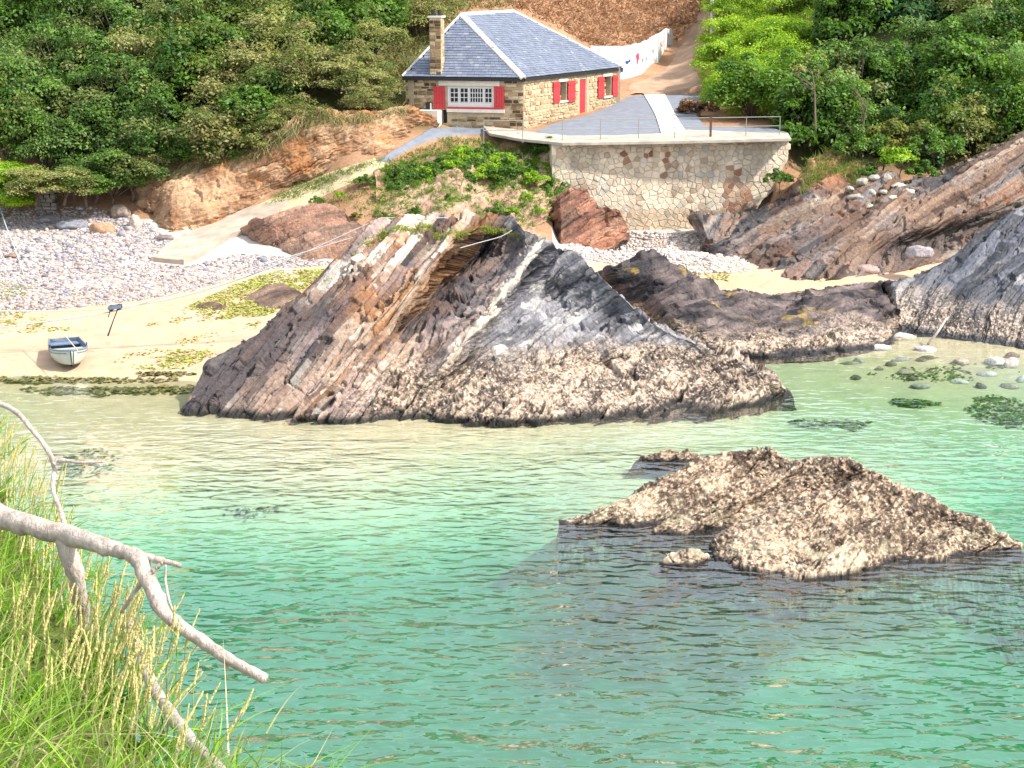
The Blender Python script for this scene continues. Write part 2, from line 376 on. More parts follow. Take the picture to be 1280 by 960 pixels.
w5 = wave(1.0, .75, 1.7, 1.0, -.15, .5)
hgt = math_('ADD', math_('MULTIPLY', math_('ADD', math_('MULTIPLY', w1, .14), math_('MULTIPLY', w5, .11)), gust.outputs[0]), math_('ADD', math_('MULTIPLY', w2, .024), math_('MULTIPLY', w3, .05)))
# calm towards the beach: ripples grow with the distance from it
sp = N(t, 'ShaderNodeSeparateXYZ'); L(t, tc.outputs['Object'], sp.inputs[0])
mr = N(t, 'ShaderNodeMapRange', interpolation_type='SMOOTHSTEP'); L(t, sp.outputs['Y'], mr.inputs[0])
mr.inputs[1].default_value = 47; mr.inputs[2].default_value = 37; mr.inputs[3].default_value = .12; mr.inputs[4].default_value = 1.0
bp = N(t, 'ShaderNodeBump', Strength=1.0, Distance=1.0); L(t, math_('MULTIPLY', hgt, mr.outputs[0]), bp.inputs['Height'])
fr = N(t, 'ShaderNodeFresnel', IOR=2.6); L(t, bp.outputs[0], fr.inputs['Normal'])
gl = N(t, 'ShaderNodeBsdfGlossy', Roughness=.025); L(t, bp.outputs[0], gl.inputs['Normal']); gl.inputs['Color'].default_value = (1, 1, 1, 1)
tp = N(t, 'ShaderNodeBsdfTransparent'); tp.inputs['Color'].default_value = (.95, .985, .97, 1)
ge = N(t, 'ShaderNodeNewGeometry'); ff = math_('MULTIPLY', fr.outputs[0], math_('SUBTRACT', 1.0, ge.outputs['Backfacing']))   # only the air side mirrors
ms = N(t, 'ShaderNodeMixShader'); L(t, ff, ms.inputs[0]); L(t, tp.outputs[0], ms.inputs[1]); L(t, gl.outputs[0], ms.inputs[2])
L(t, ms.outputs[0], t.nodes['Material Output'].inputs['Surface'])
va = N(t, 'ShaderNodeVolumeAbsorption', Density=.29); va.inputs['Color'].default_value = (.06, .85, .71, 1)
L(t, va.outputs[0], t.nodes['Material Output'].inputs['Volume'])
M['water'] = m
mb = MB(); mb.box((-650, -450, -60), (1300, 0, 0), (0, 552, 0), (0, 0, 60.0)); tag(mb.build('water', M['water']), kind='structure')

# ------------------------------------------------------------------ rocks
def loft(base, top, nu, nv, g=lambda v, x: v, z0=0.0, back=3.0, zback=-.5, under=.9, flare=.5, fx=0.0, nb=30, nun=8, feature=None):
    'rock face between its foot line and its crest, continued under ground and down the far side'
    base = np.asarray(base, float); top = np.asarray(top, float)
    x = np.linspace(base[0, 0], base[-1, 0], nu)
    yb = np.interp(x, base[:, 0], base[:, 1]); yt = np.interp(x, top[:, 0], top[:, 1]); Yt = np.interp(x, top[:, 0], top[:, 2])
    yt = np.minimum(yt, yb - .3)
    zb = np.interp(x, base[:, 0], base[:, 2]) if base.shape[1] > 2 else np.full(nu, z0)
    B = PZ(x, yb, zb); v = np.linspace(0, 1, nv)[:, None]
    PX = np.broadcast_to(x, (nv, nu)); PYy = yb + (yt - yb) * v
    YY = B[:, 1] + (np.maximum(Yt, B[:, 1] + .05) - B[:, 1]) * g(v, PX)
    if feature is not None: YY = YY + feature(PX, PYy)
    G = PY(PX, PYy, YY); T = G[-1]
    wu = np.linspace(1, 0, nun + 1)[:-1, None, None]
    U = G[0] + np.concatenate([wu * 0, -wu ** .8 * flare, -wu], -1) * under
    U[..., 0] += (wu[..., 0] ** .8 * fx * np.sign(x - x.mean()) * np.abs(2 * (x - x[0]) / (x[-1] - x[0]) - 1) ** 2)
    U = U + (wu * np.stack([.5 * n3(U, .7, 3), .5 * n3(U, .7, 3, .5, 9), .45 * n3(U, .6, 3, .5, 4)], -1))
    wb = np.linspace(0, 1, nb + 1)[1:, None]
    BK = np.stack([np.broadcast_to(T[:, 0], (nb, nu)), T[:, 1] + back * wb, T[:, 2] - (T[:, 2] - zback) * wb ** 1.6], -1)
    G = np.concatenate([U, G, BK], 0)
    mx = np.concatenate([np.broadcast_to(x, (nun, nu)), PX, np.broadcast_to(x, (nb, nu))], 0)
    my = np.concatenate([np.broadcast_to(yb, (nun, nu)), PYy, np.broadcast_to(yt, (nb, nu))], 0)
    return G, mx, my
def TZ(l):
    'crest given by height above the water instead of distance'
    return [(x, y, float(PZ(x, y, z)[1])) for x, y, z in l]
def ridged(s, t, r, f, k, o=3, off=0):
    return 1 - np.abs(fbm(s * f + off, t * f / k, r * f / k, o)) * 2
def rnd(i, j=0, k=0):
    v = np.sin(i * 12.9898 + j * 78.233 + k * 37.719) * 43758.5453; return v - np.floor(v)
def blocks(s, t_, r, fs, ft, wob):
    'broken beds: bed number i, block j along it; returns a random height, the place inside the bed and a block id'
    u = s * fs + .25 * wob; i = np.floor(u); fu = u - i
    v = t_ * ft + rnd(i) * 7.3 + .5 * wob; j = np.floor(v); fv = v - j; k = np.floor(r * ft * .8 + rnd(i, j) * 3.1 + .3 * wob)
    return rnd(i, j, k), fu, fv, rnd(i * 1.37 + 5, j, k + 9)
def strata_disp(V, n, d, a=(.25, .16, .08, .03), f=(.5, 1.3, 4.0, 10), k=5, off=0, warp=.3):
    'relief of tilted beds: broad ribs, slabs broken off at different depths, thin leaves, open joints'
    s, t_, r = bed(V, n, d); s = s + off * 1.13
    s = s + n3(V, .22, 2, .5, off) * warp; wob = n3(V, 1.8, 2, .5, off + 2)
    D = a[0] * n3(V, f[0], 3, .5, off) + a[1] * fbm(s * f[1], t_ * f[1] / k, r * f[1] / k, 2, .5) * 1.3
    msk = .45 + .55 * sstep(-.3, .3, n3(V, .6, 2, .5, off + 3))
    for fs, ft, am, gp in ((1.15, .26, 1.0, .05), (3.1, .42, .55, .08), (7.5, .9, .26, .0)):
        h_, fu, fv, _ = blocks(s, t_, r, fs, ft, wob); D = D + a[2] * am * msk * (1.3 * (h_ - .5) + .7 * (fu - .5))
        if gp: D = D - a[2] * am * .8 * msk * np.maximum(sstep(gp, 0, fu), .5 * sstep(gp * .5, 0, fv))
    D = D + a[3] * (fbm(s * f[3] * .6, t_ * f[3] * .6 / min(k, 9), r * f[3] * .6 / min(k, 9), 3, .7) + .45 * n3(V, 7, 2, .6))
    return D, s, t_, r
def bedcol(V, s, t_, r, pal, wts, fs=3.1, ft=.42, fs2=7.5, ft2=.9, off=0):
    'every bed and block takes one of the rock colours'
    wob = n3(V, 1.8, 2, .5, off + 2); pal = np.asarray(pal, float); cw = np.cumsum(wts) / np.sum(wts)
    A1 = pal[np.minimum(np.searchsorted(cw, blocks(s, t_, r, fs, ft, wob)[3]), len(pal) - 1)]; A2 = pal[np.minimum(np.searchsorted(cw, blocks(s, t_, r, fs2, ft2, wob)[3]), len(pal) - 1)]
    return A1 * .6 + A2 * .4
def put(name, parts, m, label, cat='rock', struct=False, parent=None):
    V = []; Fa = []; C = []; n = 0
    for G, col in parts:
        nv, nu = G.shape[:2]; V.append(G.reshape(-1, 3)); Fa.append(gridF(nu, nv, n)); C.append(col.reshape(-1, 3)); n += nu * nv
    o = obj(name, np.vstack(V), np.vstack(Fa), m, col=np.vstack(C), parent=parent)
    if struct: tag(o, kind='structure')
    elif parent is None: tag(o, label, cat)
    return o
BARN_L, BARN_D = np.array((.56, .42, .31)), np.array((.05, .034, .027))
def barnacle(V, col, mask):
    'crust of barnacles and mussels: dark shell ground, pale clusters, white specks'
    a = n3(V, 8, 3, .85); b2 = n3(V, 1.1, 3, .6, 5)
    e = lerp(BARN_D, BARN_L, np.clip(.44 + 2.6 * a + 1.4 * b2, 0, 1))
    e = lerp(e, (.72, .64, .52), sstep(.22, .4, n3(V, 13, 2, .8, 8) + .25 * b2))
    return lerp(col, e, mask)

# the big rock in the middle
base = [(226,514),(300,518),(350,523),(430,525),(520,521),(640,528),(700,523),(780,521),(850,516),(920,504),(960,496),(990,493)]
top = [(226,513,45.6),(245,480,46.6),(262,455,47.2),(300,430,48),(340,400,49.2),(380,368,50.3),(400,345,51),(430,310,51.8),(452,282,52.5),(480,272,53.2),
       (540,270,53.8),(600,270,54),(640,273,53.8),(655,284,53),(690,300,52.6),(720,320,52),(760,355,51),(800,390,50.2),(830,412,49.6),(870,428,49.2),(900,445,48.7),(940,462,48),(970,478,47.4),(990,492,46.9)]
def feat(x, y):
    # overhanging bay under the summit, the pale rib beside it, the skirt at the right foot
    cl = 628 - (y - 285) * .78; d = x - cl
    bay = 1.7 * np.exp(-((d - 2) / 34) ** 2) * sstep(440, 330, y) * sstep(276, 335, y)
    edge = -.9 * np.exp(-((d + 55) / 26) ** 2) * sstep(460, 340, y) * sstep(262, 290, y)
    rib = -1.0 * np.exp(-((d - 62) / 17) ** 2) * sstep(505, 430, y) * sstep(285, 315, y)
    hol = .9 * np.exp(-((x - 690) / 38) ** 2 - ((y - 372) / 30) ** 2) + .7 * np.exp(-((x - 760) / 30) ** 2 - ((y - 395) / 26) ** 2)
    hol2 = .8 * np.exp(-(((x - 745) - (465 - y) * 1.1) / 40) ** 2 - ((y - 462) / 14) ** 2)
    return bay + edge + rib + hol + hol2
def g(v, x):
    r = sstep(560, 720, x); return (1 - r) * (.75 * v + .25 * v ** 2) + r * (1 - (1 - v) ** 1.35)
G, mx, my = loft(base, top, 640, 330, g, back=5, feature=feat, nb=40, under=1.0, flare=.3, fx=.2, nun=34)
Nn = snorm(G, 16); V = G
rt = sstep(600, 690, mx + (my - 300) * .5)
D1, s1, t1, r1 = strata_disp(V, (-1.36, .2, 1), (1, .8, 1.2), (.15, .22, .38, .06), k=24, warp=.3)
D2, s2, t2, r2 = strata_disp(V, (-.62, .15, 1), (.9, .6, .45), (.28, .25, .34, .09), k=10, off=7, warp=.4)
lowb = sstep(1.65, .7, V[..., 2] + .7 * n3(V, .5, 3)); barn_m = lowb * sstep(380, 520, mx + n3(V, .6, 2) * 60)
rid = barn_m * sstep(480, 600, mx) * .42 * (.6 - 2 * np.abs(fbm(s2 * .8, t2 * .16, r2 * .16, 3)))
bayw = np.exp(-((mx - (634 - (my - 285) * .80)) / 45) ** 2) * sstep(470, 420, my); D1 = D1 * (1 + .5 * bayw)
D = D1 * (1 - rt) + D2 * rt + rid + barn_m * (.075 * n3(V, 4.5, 3, .7) + .05 * n3(V, 11, 2))
ends = sstep(226, 262, mx) * sstep(990, 940, mx)
crest = np.ones(G.shape[0]); crest[326:371] = np.interp(np.arange(326, 371), [326, 362, 371], [1, .5, .6]); G = G + Nn * (D * (.35 + .65 * ends) * crest[:, None])[..., None]
bn = fbm(s1 * 1.5, t1 * .22, r1 * .22, 4, .6); b3 = fbm(s1 * 5 + 9, t1 * .7, r1 * .7, 3, .6); lo = n3(V, .45, 3)
cl = bedcol(V, s1, t1, r1, [(.50, .36, .27), (.20, .115, .08), (.36, .27, .25), (.74, .66, .56), (.05, .042, .042), (.38, .19, .08), (.30, .20, .15)], [.22, .2, .15, .11, .18, .07, .1])
cl = cl * .92 * (1 + .35 * bn)[..., None]; cl = lerp(cl, (.36, .15, .045), sstep(.15, .4, n3(V, .7, 3, .5, 3)) * sstep(1.4, 2.6, V[..., 2]) * .6)
rust = np.exp(-((mx - (608 - (my - 290) * .72)) / 30) ** 2) * sstep(430, 380, my)
cl = lerp(cl, (.33, .15, .04), rust * .75)
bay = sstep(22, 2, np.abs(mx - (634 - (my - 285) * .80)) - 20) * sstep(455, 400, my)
cl = lerp(cl, (.045, .042, .052), np.clip(bay * (.75 + .8 * n3(V, 1.5, 2)), 0, 1))  # shade under the overhang, painted into the rock colour
gr = .75 * bedcol(V, s2, t2, r2, [(.30, .29, .305), (.12, .115, .13), (.48, .45, .42), (.03, .03, .036), (.22, .21, .215)], [.28, .24, .14, .18, .16], 2.0, .7, 6, 1.6) + .25 * lerp((.04, .045, .06), (.36, .355, .38), np.clip(.45 + 1.3 * n3(V, .8, 4, .6) + .5 * fbm(s2 * 3, t2, r2, 3), 0, 1))
gr = lerp(gr, (.60, .57, .52), sstep(.25, .4, n3(V, 1.3, 3, .6, 21)) * .7)
rib = np.exp(-((mx - (628 + 62 - (my - 285) * .78)) / 13) ** 2) * sstep(285, 310, my)
gr = lerp(gr, (.66, .58, .47), sstep(.5, .62, rib * .8 + 1.1 * fbm(s1 * 6, t1 * .9, r1 * .9, 3)) * sstep(.05, .3, rib) * .9)
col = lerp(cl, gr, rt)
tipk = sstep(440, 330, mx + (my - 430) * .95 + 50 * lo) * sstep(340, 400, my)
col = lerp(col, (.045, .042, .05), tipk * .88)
col = lerp(col, (.40, .25, .17), sstep(.25, .45, n3(V, 1.1, 3, .6, 4)) * sstep(470, 500, my) * .6)
col = barnacle(G, col, np.clip(barn_m * 1.0, 0, 1) * .92)
col = lerp(col, (.035, .032, .03), sstep(.22, .04, G[..., 2] + .1 * n3(V, 2, 2)))
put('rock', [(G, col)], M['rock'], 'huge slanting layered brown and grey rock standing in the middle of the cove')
CROCK = (G, mx, my)

# the barnacled islet in the water
def islet_rib(base, top, nu, nv, back, off, amp=1.0, und=2.4):
    G, mx, my = loft(base, top, nu, nv, lambda v, x: 1 - (1 - v) ** 1.2, z0=-.02, back=back, zback=-1.4, under=und, flare=.28, fx=.35, nun=26, nb=24)
    V = G; Nn = snorm(G, 10)
    D, s, t_, r = strata_disp(V, (-.6, .2, 1), (.9, .5, .45), (.16 * amp, .2 * amp, .12, .05), k=5, off=off)
    D = D + .28 * amp * (.6 - 2 * np.abs(fbm(s * 1.1, t_ * .18, r * .18, 3)))
    D = D + .07 * n3(V, 5, 3, .7) + .06 * n3(V, 12, 2)
    G = G + Nn * D[..., None]
    lo = n3(V, .8, 3, .5, off)
    col = lerp((.20, .13, .10), (.40, .29, .22), np.clip(.5 + lo, 0, 1))
    col = barnacle(G, col, np.clip(.9 - .25 * lo, 0, 1)) * np.array((1.06, 1.04, .98))
    col = lerp(col, (.62, .54, .37), sstep(.6, .15, G[..., 2] + .2 * lo) * sstep(.1, .25, G[..., 2]) * .5 * sstep(-.1, .2, n3(V, 3, 2)))
    col = lerp(col, (.035, .03, .03), sstep(.12, .02, G[..., 2] + .12 * lo))
    col = lerp(col, (.15, .19, .12), sstep(-.15, -.5, G[..., 2] + .3 * lo) * .9)
    return G, col
pa = islet_rib([(700,656),(760,656),(800,661),(860,655),(940,640),(1035,620)], TZ([(700,655,.03),(740,640,.3),(790,620,.55),(830,600,.75),(880,576,1.0),(930,564,1.15),(965,566,1.15),(1000,584,.9),(1035,612,.5)]), 300, 120, 2, 1)
pb = islet_rib([(806,668),(860,668),(930,664),(1000,655),(1080,645),(1165,640)], TZ([(806,667,.02),(850,640,.4),(900,616,.75),(960,598,1.0),(1005,580,1.2),(1060,581,1.2),(1100,594,1.0),(1130,612,.75),(1165,634,.4)]), 320, 120, 2.5, 3)
pc = islet_rib([(880,688),(895,700),(940,712),(1010,722),(1080,713),(1150,702),(1220,693),(1275,685)], TZ([(880,684,.05),(892,668,.35),(950,648,.75),(1010,624,1.1),(1060,608,1.25),(1120,611,1.2),(1180,638,.8),(1235,660,.45),(1275,684,.03)]), 380, 170, 2.5, 5)
put('rock', [pa, pb, pc], M['rock'], 'low barnacle covered tan rock islet standing alone in the green water')
pd = islet_rib([(800,575),(830,578),(875,575)], TZ([(800,574,.01),(835,564,.25),(875,573,.02)]), 60, 30, .8, 9, .4, .3)
put('rock', [pd], M['rock'], 'tiny rock just breaking the surface behind the barnacled islet')
pe = islet_rib([(835,704),(862,707),(890,702)], TZ([(835,703,.01),(864,692,.2),(890,701,.02)]), 50, 30, .6, 12, .4, .3)
put('rock', [pe], M['rock'], 'small barnacled rock awash at the near left foot of the islet')

# the ledge, the dark rock and the layered cliff on the right
def shore(base, top, nu, nv, n, d, amps, palette, g=lambda v, x: v, back=3, z0=0, barn=None, off=0, zb=-.3, under=.5, flare=.1, wet=.1, feature=None, k=5, fr=(.5, 1.3, 4.0, 10), warp=.5):
    G, mx, my = loft(base, top, nu, nv, g, z0=z0, back=back, zback=zb, feature=feature, under=under, flare=flare, nun=20)
    V = G; D, s, t_, r = strata_disp(V, n, d, amps, fr, k, off, warp)
    bm = np.zeros(D.shape)
    if barn: bm = sstep(barn[1], barn[0], V[..., 2] + .5 * n3(V, .6, 3)); D = D + bm * (.06 * n3(V, 5, 3, .7) + .05 * n3(V, 12, 2))
    G = G + snorm(G, max(3, nv // 14)) * D[..., None]
    col = palette(V, s, t_, r, mx, my)
    if barn: col = barnacle(G, col, bm * .9)
    col = lerp(col, (.035, .033, .036), sstep(wet + .12, wet - .04, G[..., 2] + .1 * n3(V, 2, 2)))
    return G, col
def pal_ledge(V, s, t_, r, mx, my):
    a = fbm(s * 3, t_ * .6, r * .6, 3) + .6 * n3(V, 1.2, 3)
    c = lerp((.022, .019, .022), (.21, .16, .15), np.clip(.36 + 1.5 * a, 0, 1))
    c = lerp(c, (.16, .17, .21), sstep(.0, .3, n3(V, .5, 2, .5, 3)) * sstep(400, 425, my + .0 * mx) * sstep(900, 1000, mx))
    c = lerp(c, (.05, .045, .05), sstep(835, 800, mx) * sstep(355, 335, my) * .8)
    c = lerp(c, (.44, .30, .06), sstep(.3, .45, n3(V, .9, 2, .5, 14)) * sstep(420, 395, my) * .5)
    return c
pl = shore([(744,380),(800,408),(850,432),(900,443),(960,446),(1040,442),(1100,432),(1128,408)],
           [(744,344,59.5),(780,331,60.5),(815,318,61),(842,330,60.8),(872,347,60.6),(900,363,60.3),(950,366,60.5),(1010,360,61),(1070,352,61.5),(1105,352,61),(1128,395,57)],
           420, 190, (-.35, .25, 1), (1, .3, .2), (.35, .25, .2, .08), pal_ledge, lambda v, x: .35 * v + .65 * v ** 1.9, back=2.5, barn=(.25, .75), off=2, k=6)
put('rock', [pl], M['rock'], 'low dark barnacled rock ledge at the water edge between the big rock and the cliff')
def pal_blue(V, s, t_, r, mx, my):
    a = fbm(s * 2.5, t_ * .5, r * .5, 4, .6) + .5 * n3(V, 1.1, 3)
    c = bedcol(V, s, t_, r, [(.07, .075, .095), (.03, .032, .04), (.17, .175, .21), (.36, .34, .34), (.12, .12, .15)], [.3, .25, .22, .08, .15]) * .75 * (1 + .5 * a)[..., None]
    return c
pr = shore([(1098,379),(1120,412),(1170,418),(1220,428),(1280,434),(1345,442)],
           [(1098,372,57.5),(1112,352,59.2),(1150,344,60),(1180,326,60.6),(1220,300,61.3),(1250,281,61.8),(1280,258,62.4),(1345,222,63)],
           330, 210, (-1.1, .3, 1), (1, .6, 1), (.25, .25, .17, .06), pal_blue, lambda v, x: .8 * v + .2 * v * v, back=4, barn=(.5, 1.4), off=4, k=5)
put('rock', [pr], M['wetrock'], 'blue-black smooth rock sloping into the water at the right edge')
def pal_cliff(V, s, t_, r, mx, my):
    a = fbm(s * 2.2, t_ * .3, r * .3, 4, .6); lo = n3(V, .4, 3)
    c = bedcol(V, s, t_, r, [(.33, .215, .15), (.14, .08, .055), (.25, .225, .22), (.46, .37, .29), (.03, .025, .026), (.31, .14, .075), (.20, .13, .095)], [.24, .22, .06, .08, .24, .06, .12], 3.3, .14, 8, .35)
    c = lerp(c, (.20, .205, .225), sstep(-.05, .25, lo + .0012 * (1040 - mx)) * .3); c = c * .8 * (1 + .4 * a)[..., None]
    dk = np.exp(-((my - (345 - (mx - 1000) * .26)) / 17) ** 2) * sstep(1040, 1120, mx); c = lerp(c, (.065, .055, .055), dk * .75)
    ear = sstep(1085, 1040, mx) * sstep(985, 1010, mx) * sstep(245, 215, my); c = lerp(c, (.40, .19, .10), ear * .75)
    return c
def f_cl(x, y):      # undercut along the foot to the right
    return 1.3 * np.exp(-((y - (343 - (x - 1000) * .26)) / 13) ** 2) * sstep(1060, 1130, x)
pcl = shore([(872,309,.8),(920,332,.65),(950,347,.5),(1000,351,.5),(1060,350,.5),(1110,343,.6),(1180,322,1.0),(1240,306,1.5),(1280,292,1.8),(1350,275,2.2)],
            [(872,300,70),(900,292,71),(930,285,71.5),(960,268,72),(985,246,73),(1002,222,74),(1015,202,75),(1040,190,75.5),(1062,194,75.5),(1076,208,74),(1130,226,73),(1180,210,73.5),(1230,184,74.5),(1280,162,75.5),(1350,135,76)],
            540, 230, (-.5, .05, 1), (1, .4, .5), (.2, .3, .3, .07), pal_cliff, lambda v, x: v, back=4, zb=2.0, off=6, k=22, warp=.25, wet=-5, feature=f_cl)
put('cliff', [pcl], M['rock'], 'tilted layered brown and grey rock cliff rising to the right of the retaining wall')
# earth bank above the path on the left
def pal_earth(V, s, t_, r, mx, my):
    a = n3(V, .8, 4, .6); c = lerp((.24, .115, .06), (.54, .36, .22), np.clip(.5 + 1.4 * a, 0, 1))
    c = lerp(c, (.40, .18, .07), sstep(.1, .3, n3(V, .5, 2, .5, 7)) * .7)
    c = lerp(c, (.12, .085, .06), sstep(.2, .4, n3(V, 1.6, 3, .6, 9)) * .7)
    return lerp(c, (.64, .50, .34), sstep(.2, .4, n3(V, 1.2, 3, .6, 15)) * .6)
b_ = [(164,250),(186,273),(215,290),(250,286),(300,262),(350,238),(420,204),(470,192),(506,175),(545,158)]
zb_ = [float(PT(x, y)[2]) for x, y in b_]
pe1 = shore([(x, y, z) for (x, y), z in zip(b_, zb_)],
            [(164,222,75),(200,205,75.3),(260,195,75.3),(320,180,75),(360,158,75),(400,134,75.5),(430,142,76),(480,135,77),(510,130,77.5),(545,148,77.6)],
            330, 120, (-.5, .4, 1), (1, .2, .5), (.28, .25, .16, .12), pal_earth, lambda v, x: .55 * v + .45 * v * v, back=4, zb=3, off=8, k=2.5, wet=-5, under=.15, flare=0)
put('earth_bank', [pe1], M['earth'], None, struct=True)
def pal_bank(V, s, t_, r, mx, my):
    c = pal_earth(V, s, t_, r, mx, my); c = lerp(c, (.50, .36, .30), .35); return lerp(c, (.10, .14, .03), sstep(.1, .3, n3(V, 1.3, 3, .6, 33)) * .8)
xs_ = np.array([470, 500, 530, 560, 600, 640, 670, 700]); tb = [PT(x, y) for x, y in zip(xs_, (286, 292, 296, 300, 300, 300, 296, 296))]; tt = [PT(x, y) for x, y in zip(xs_, (222, 206, 200, 196, 194, 194, 194, 196))]
pe2 = shore([(x, *map(float, (pix(p)[1], p[2] + .0))) for x, p in zip(xs_, tb)], [(x, float(pix(p)[1]), p[1] - .5) for x, p in zip(xs_, tt)], 240, 110, (-.7, .4, 1), (1, .2, .6), (.55, .4, .2, .12), pal_bank, lambda v, x: .7 * v + .3 * v * v, back=2.5, zb=2, off=18, k=3, wet=-5)
put('earth_bank', [pe2], M['earth'], None, struct=True)
# smaller rocks on and above the beach
def pal_red(V, s, t_, r, mx, my):
    a = fbm(s * 2.6, t_ * .4, r * .4, 3) + .4 * n3(V, 1, 3)
    c = bedcol(V, s, t_, r, [(.30, .14, .09), (.17, .08, .055), (.40, .23, .15), (.06, .04, .035), (.25, .15, .11)], [.3, .25, .2, .12, .13], 3.1, .6); return c * (1 + .4 * a)[..., None]
p = shore([(678,286,1.2),(700,306,1.05),(740,305,1.0),(765,299,1.0),(782,290,1.05)], [(678,262,72.6),(696,244,72.8),(712,231,72.9),(735,238,72.9),(750,256,72.8),(772,259,72.7),(782,280,72.5)], 130, 90,
          (-.55, .2, 1), (1, .2, .55), (.2, .2, .16, .04), pal_red, lambda v, x: v, back=1.2, zb=.8, off=10, wet=-5)
put('rock', [p], M['rock'], 'reddish layered boulder leaning against the left foot of the stone retaining wall')
p = shore([(304,312,.95),(340,323,.85),(380,330,.8),(430,327,.8),(484,312,.9)], [(304,292,68),(320,274,68.6),(350,266,69),(395,258,69.4),(432,262,69.4),(455,284,69),(484,300,68)], 170, 90,
          (-.3, .3, 1), (1, .2, .3), (.3, .25, .13, .05), lambda V, s, t_, r, mx, my: lerp(pal_red(V, s, t_, r, mx, my), (.40, .27, .20), .35), lambda v, x: v, back=1.5, zb=.8, off=12, wet=-5)
put('rock', [p], M['rock'], 'brown rock mass below the slipway, above the green algae')
def pal_dk(V, s, t_, r, mx, my):
    return lerp((.07, .045, .035), (.30, .20, .145), np.clip(.45 + fbm(s * 4, t_ * .6, r * .6, 3) * 1.2, 0, 1))
for b2, t2_, lab in [([(222,394),(250,398),(292,391)], [(222,392,58),(250,378,58.8),(270,376,59),(292,389,58.6)], 'flat dark brown rock on the sand, the left and lower of two'),
                     ([(303,380),(325,389),(352,386),(380,372)], [(303,372,60),(330,358,61),(352,355,61.3),(380,368,61)], 'dark brown rock on the green algae, beside the big rock'),
                     ]:
    z = .45
    p = shore([(x, y, z) for x, y in b2], t2_, 80, 46, (-.5, .3, 1), (1, .2, .4), (.08, .1, .07, .03), pal_dk, lambda v, x: v, back=.9, zb=.1, off=14 + b2[0][0], wet=-5)
    put('rock', [p], M['rock'], lab)
# ------------------------------------------------------------------ terrace, path, road
NT = np.array([0, -.047, 1.0]); PT0 = np.array([0, 74, 5.22])
def slab(name, poly, m, lift, thick=.12, parent=None):
    P = on_plane(np.array([p[0] for p in poly]), np.array([p[1] for p in poly]), PT0 + np.array([0, 0, lift]), NT)
    mb = MB(); mb.hexa(P - np.array([0, 0, thick]), P); return mb.build(name, m, parent)
tag(slab('terrace', [(668,165),(690,155),(712,149),(735,143.5),(760,134),(783,122),(800,119),(886,115),(880,128),(868,140),(880,157),(966,160),(985,166),(930,164.5),(862,161.5),(830,166),(770,168.5),(710,169)], M['asphalt'], .0), kind='structure')
M['paving'] = mat('worn_paving', (.42, .375, .31), scale=1.5, amt=.35, bump=.01, rough=.9)
tag(slab('pavement', [(604,157.5),(640,161),(668,165.2),(710,169.2),(770,168.7),(830,166.2),(862,161.7),(930,164.7),(985,166.2),(989,173),(850,176.3),(703,178.6),(650,173.5),(612,166.5)], M['paving'], .006), kind='structure')
le = np.array([(805,118.3),(812,130),(819,143),(823,155),(826,165)]); re = np.array([(831,117.6),(837,129),(844,142),(850,153),(858,164)])
wp = tag(link('path', None), kind='structure')
mb0 = slab('path_bed', [tuple(p) for p in le] + [tuple(p) for p in re[::-1]], M['coping'], .02, .1, wp)
ts = np.linspace(0, 1, 16)
for i in range(15):
    def ed(a, t): return np.array([np.interp(t, np.linspace(0, 1, 5), a[:, k]) for k in (0, 1)])
    t0, t1_ = ts[i] + .003, ts[i + 1] - .003
    slab('paving_slab', [ed(le, t0) + (.3, 0), ed(re, t0) - (.3, 0), ed(re, t1_) - (.3, 0), ed(le, t1_) + (.3, 0)], M['lime'], .05 + .006 * random.random(), .06, wp)
def ribbon(name, A, B, nu, nv, m, off, col=None, edge=.0):
    a = spline([(*p, 0) for p in A], nu); b_ = spline([(*p, 0) for p in B], nu)
    a = PT(a[:, 0], a[:, 1]); b_ = PT(b_[:, 0], b_[:, 1]); t = np.linspace(0, 1, nv)[:, None, None]
    G = a * (1 - t) + b_ * t
    wob = edge * n3(G, 1.2, 3); G[0, :, 1] += wob[0]; G[-1, :, 1] -= np.abs(wob[-1])
    G[..., 2] = np.maximum(hz(G[..., 0], G[..., 1]), G[..., 2] - .3) + off; G[0, :, 2] -= .12; G[-1, :, 2] -= .12
    return tag(obj(name, G.reshape(-1, 3), gridF(nu, nv)[:, ::-1], m), kind='structure')
ribbon('path', [(612,168),(560,171),(525,181),(500,194),(482,205)], [(606,159),(548,158.5),(525,169),(500,184),(468,203)], 60, 9, M['asphalt'], .07)
M['sandpath'] = mat('sandy_path', (.55, .45, .27), scale=2, amt=.25, bump=.02, bscale=20, rough=.95)
ribbon('path', [(488,207),(444,228),(404,246),(374,262),(348,272)], [(464,199),(430,208),(395,219),(356,238),(312,258)], 60, 9, M['sandpath'], .065)
ribbon('dirt_road', [(787,121),(784,106),(806,98),(832,84),(848,62),(866,30),(884,-4),(892,-20)], [(886,116.5),(884,108),(876,95),(868,76),(874,52),(890,26),(905,2),(916,-20)], 90, 14, M['dirt'], .07, edge=.3)
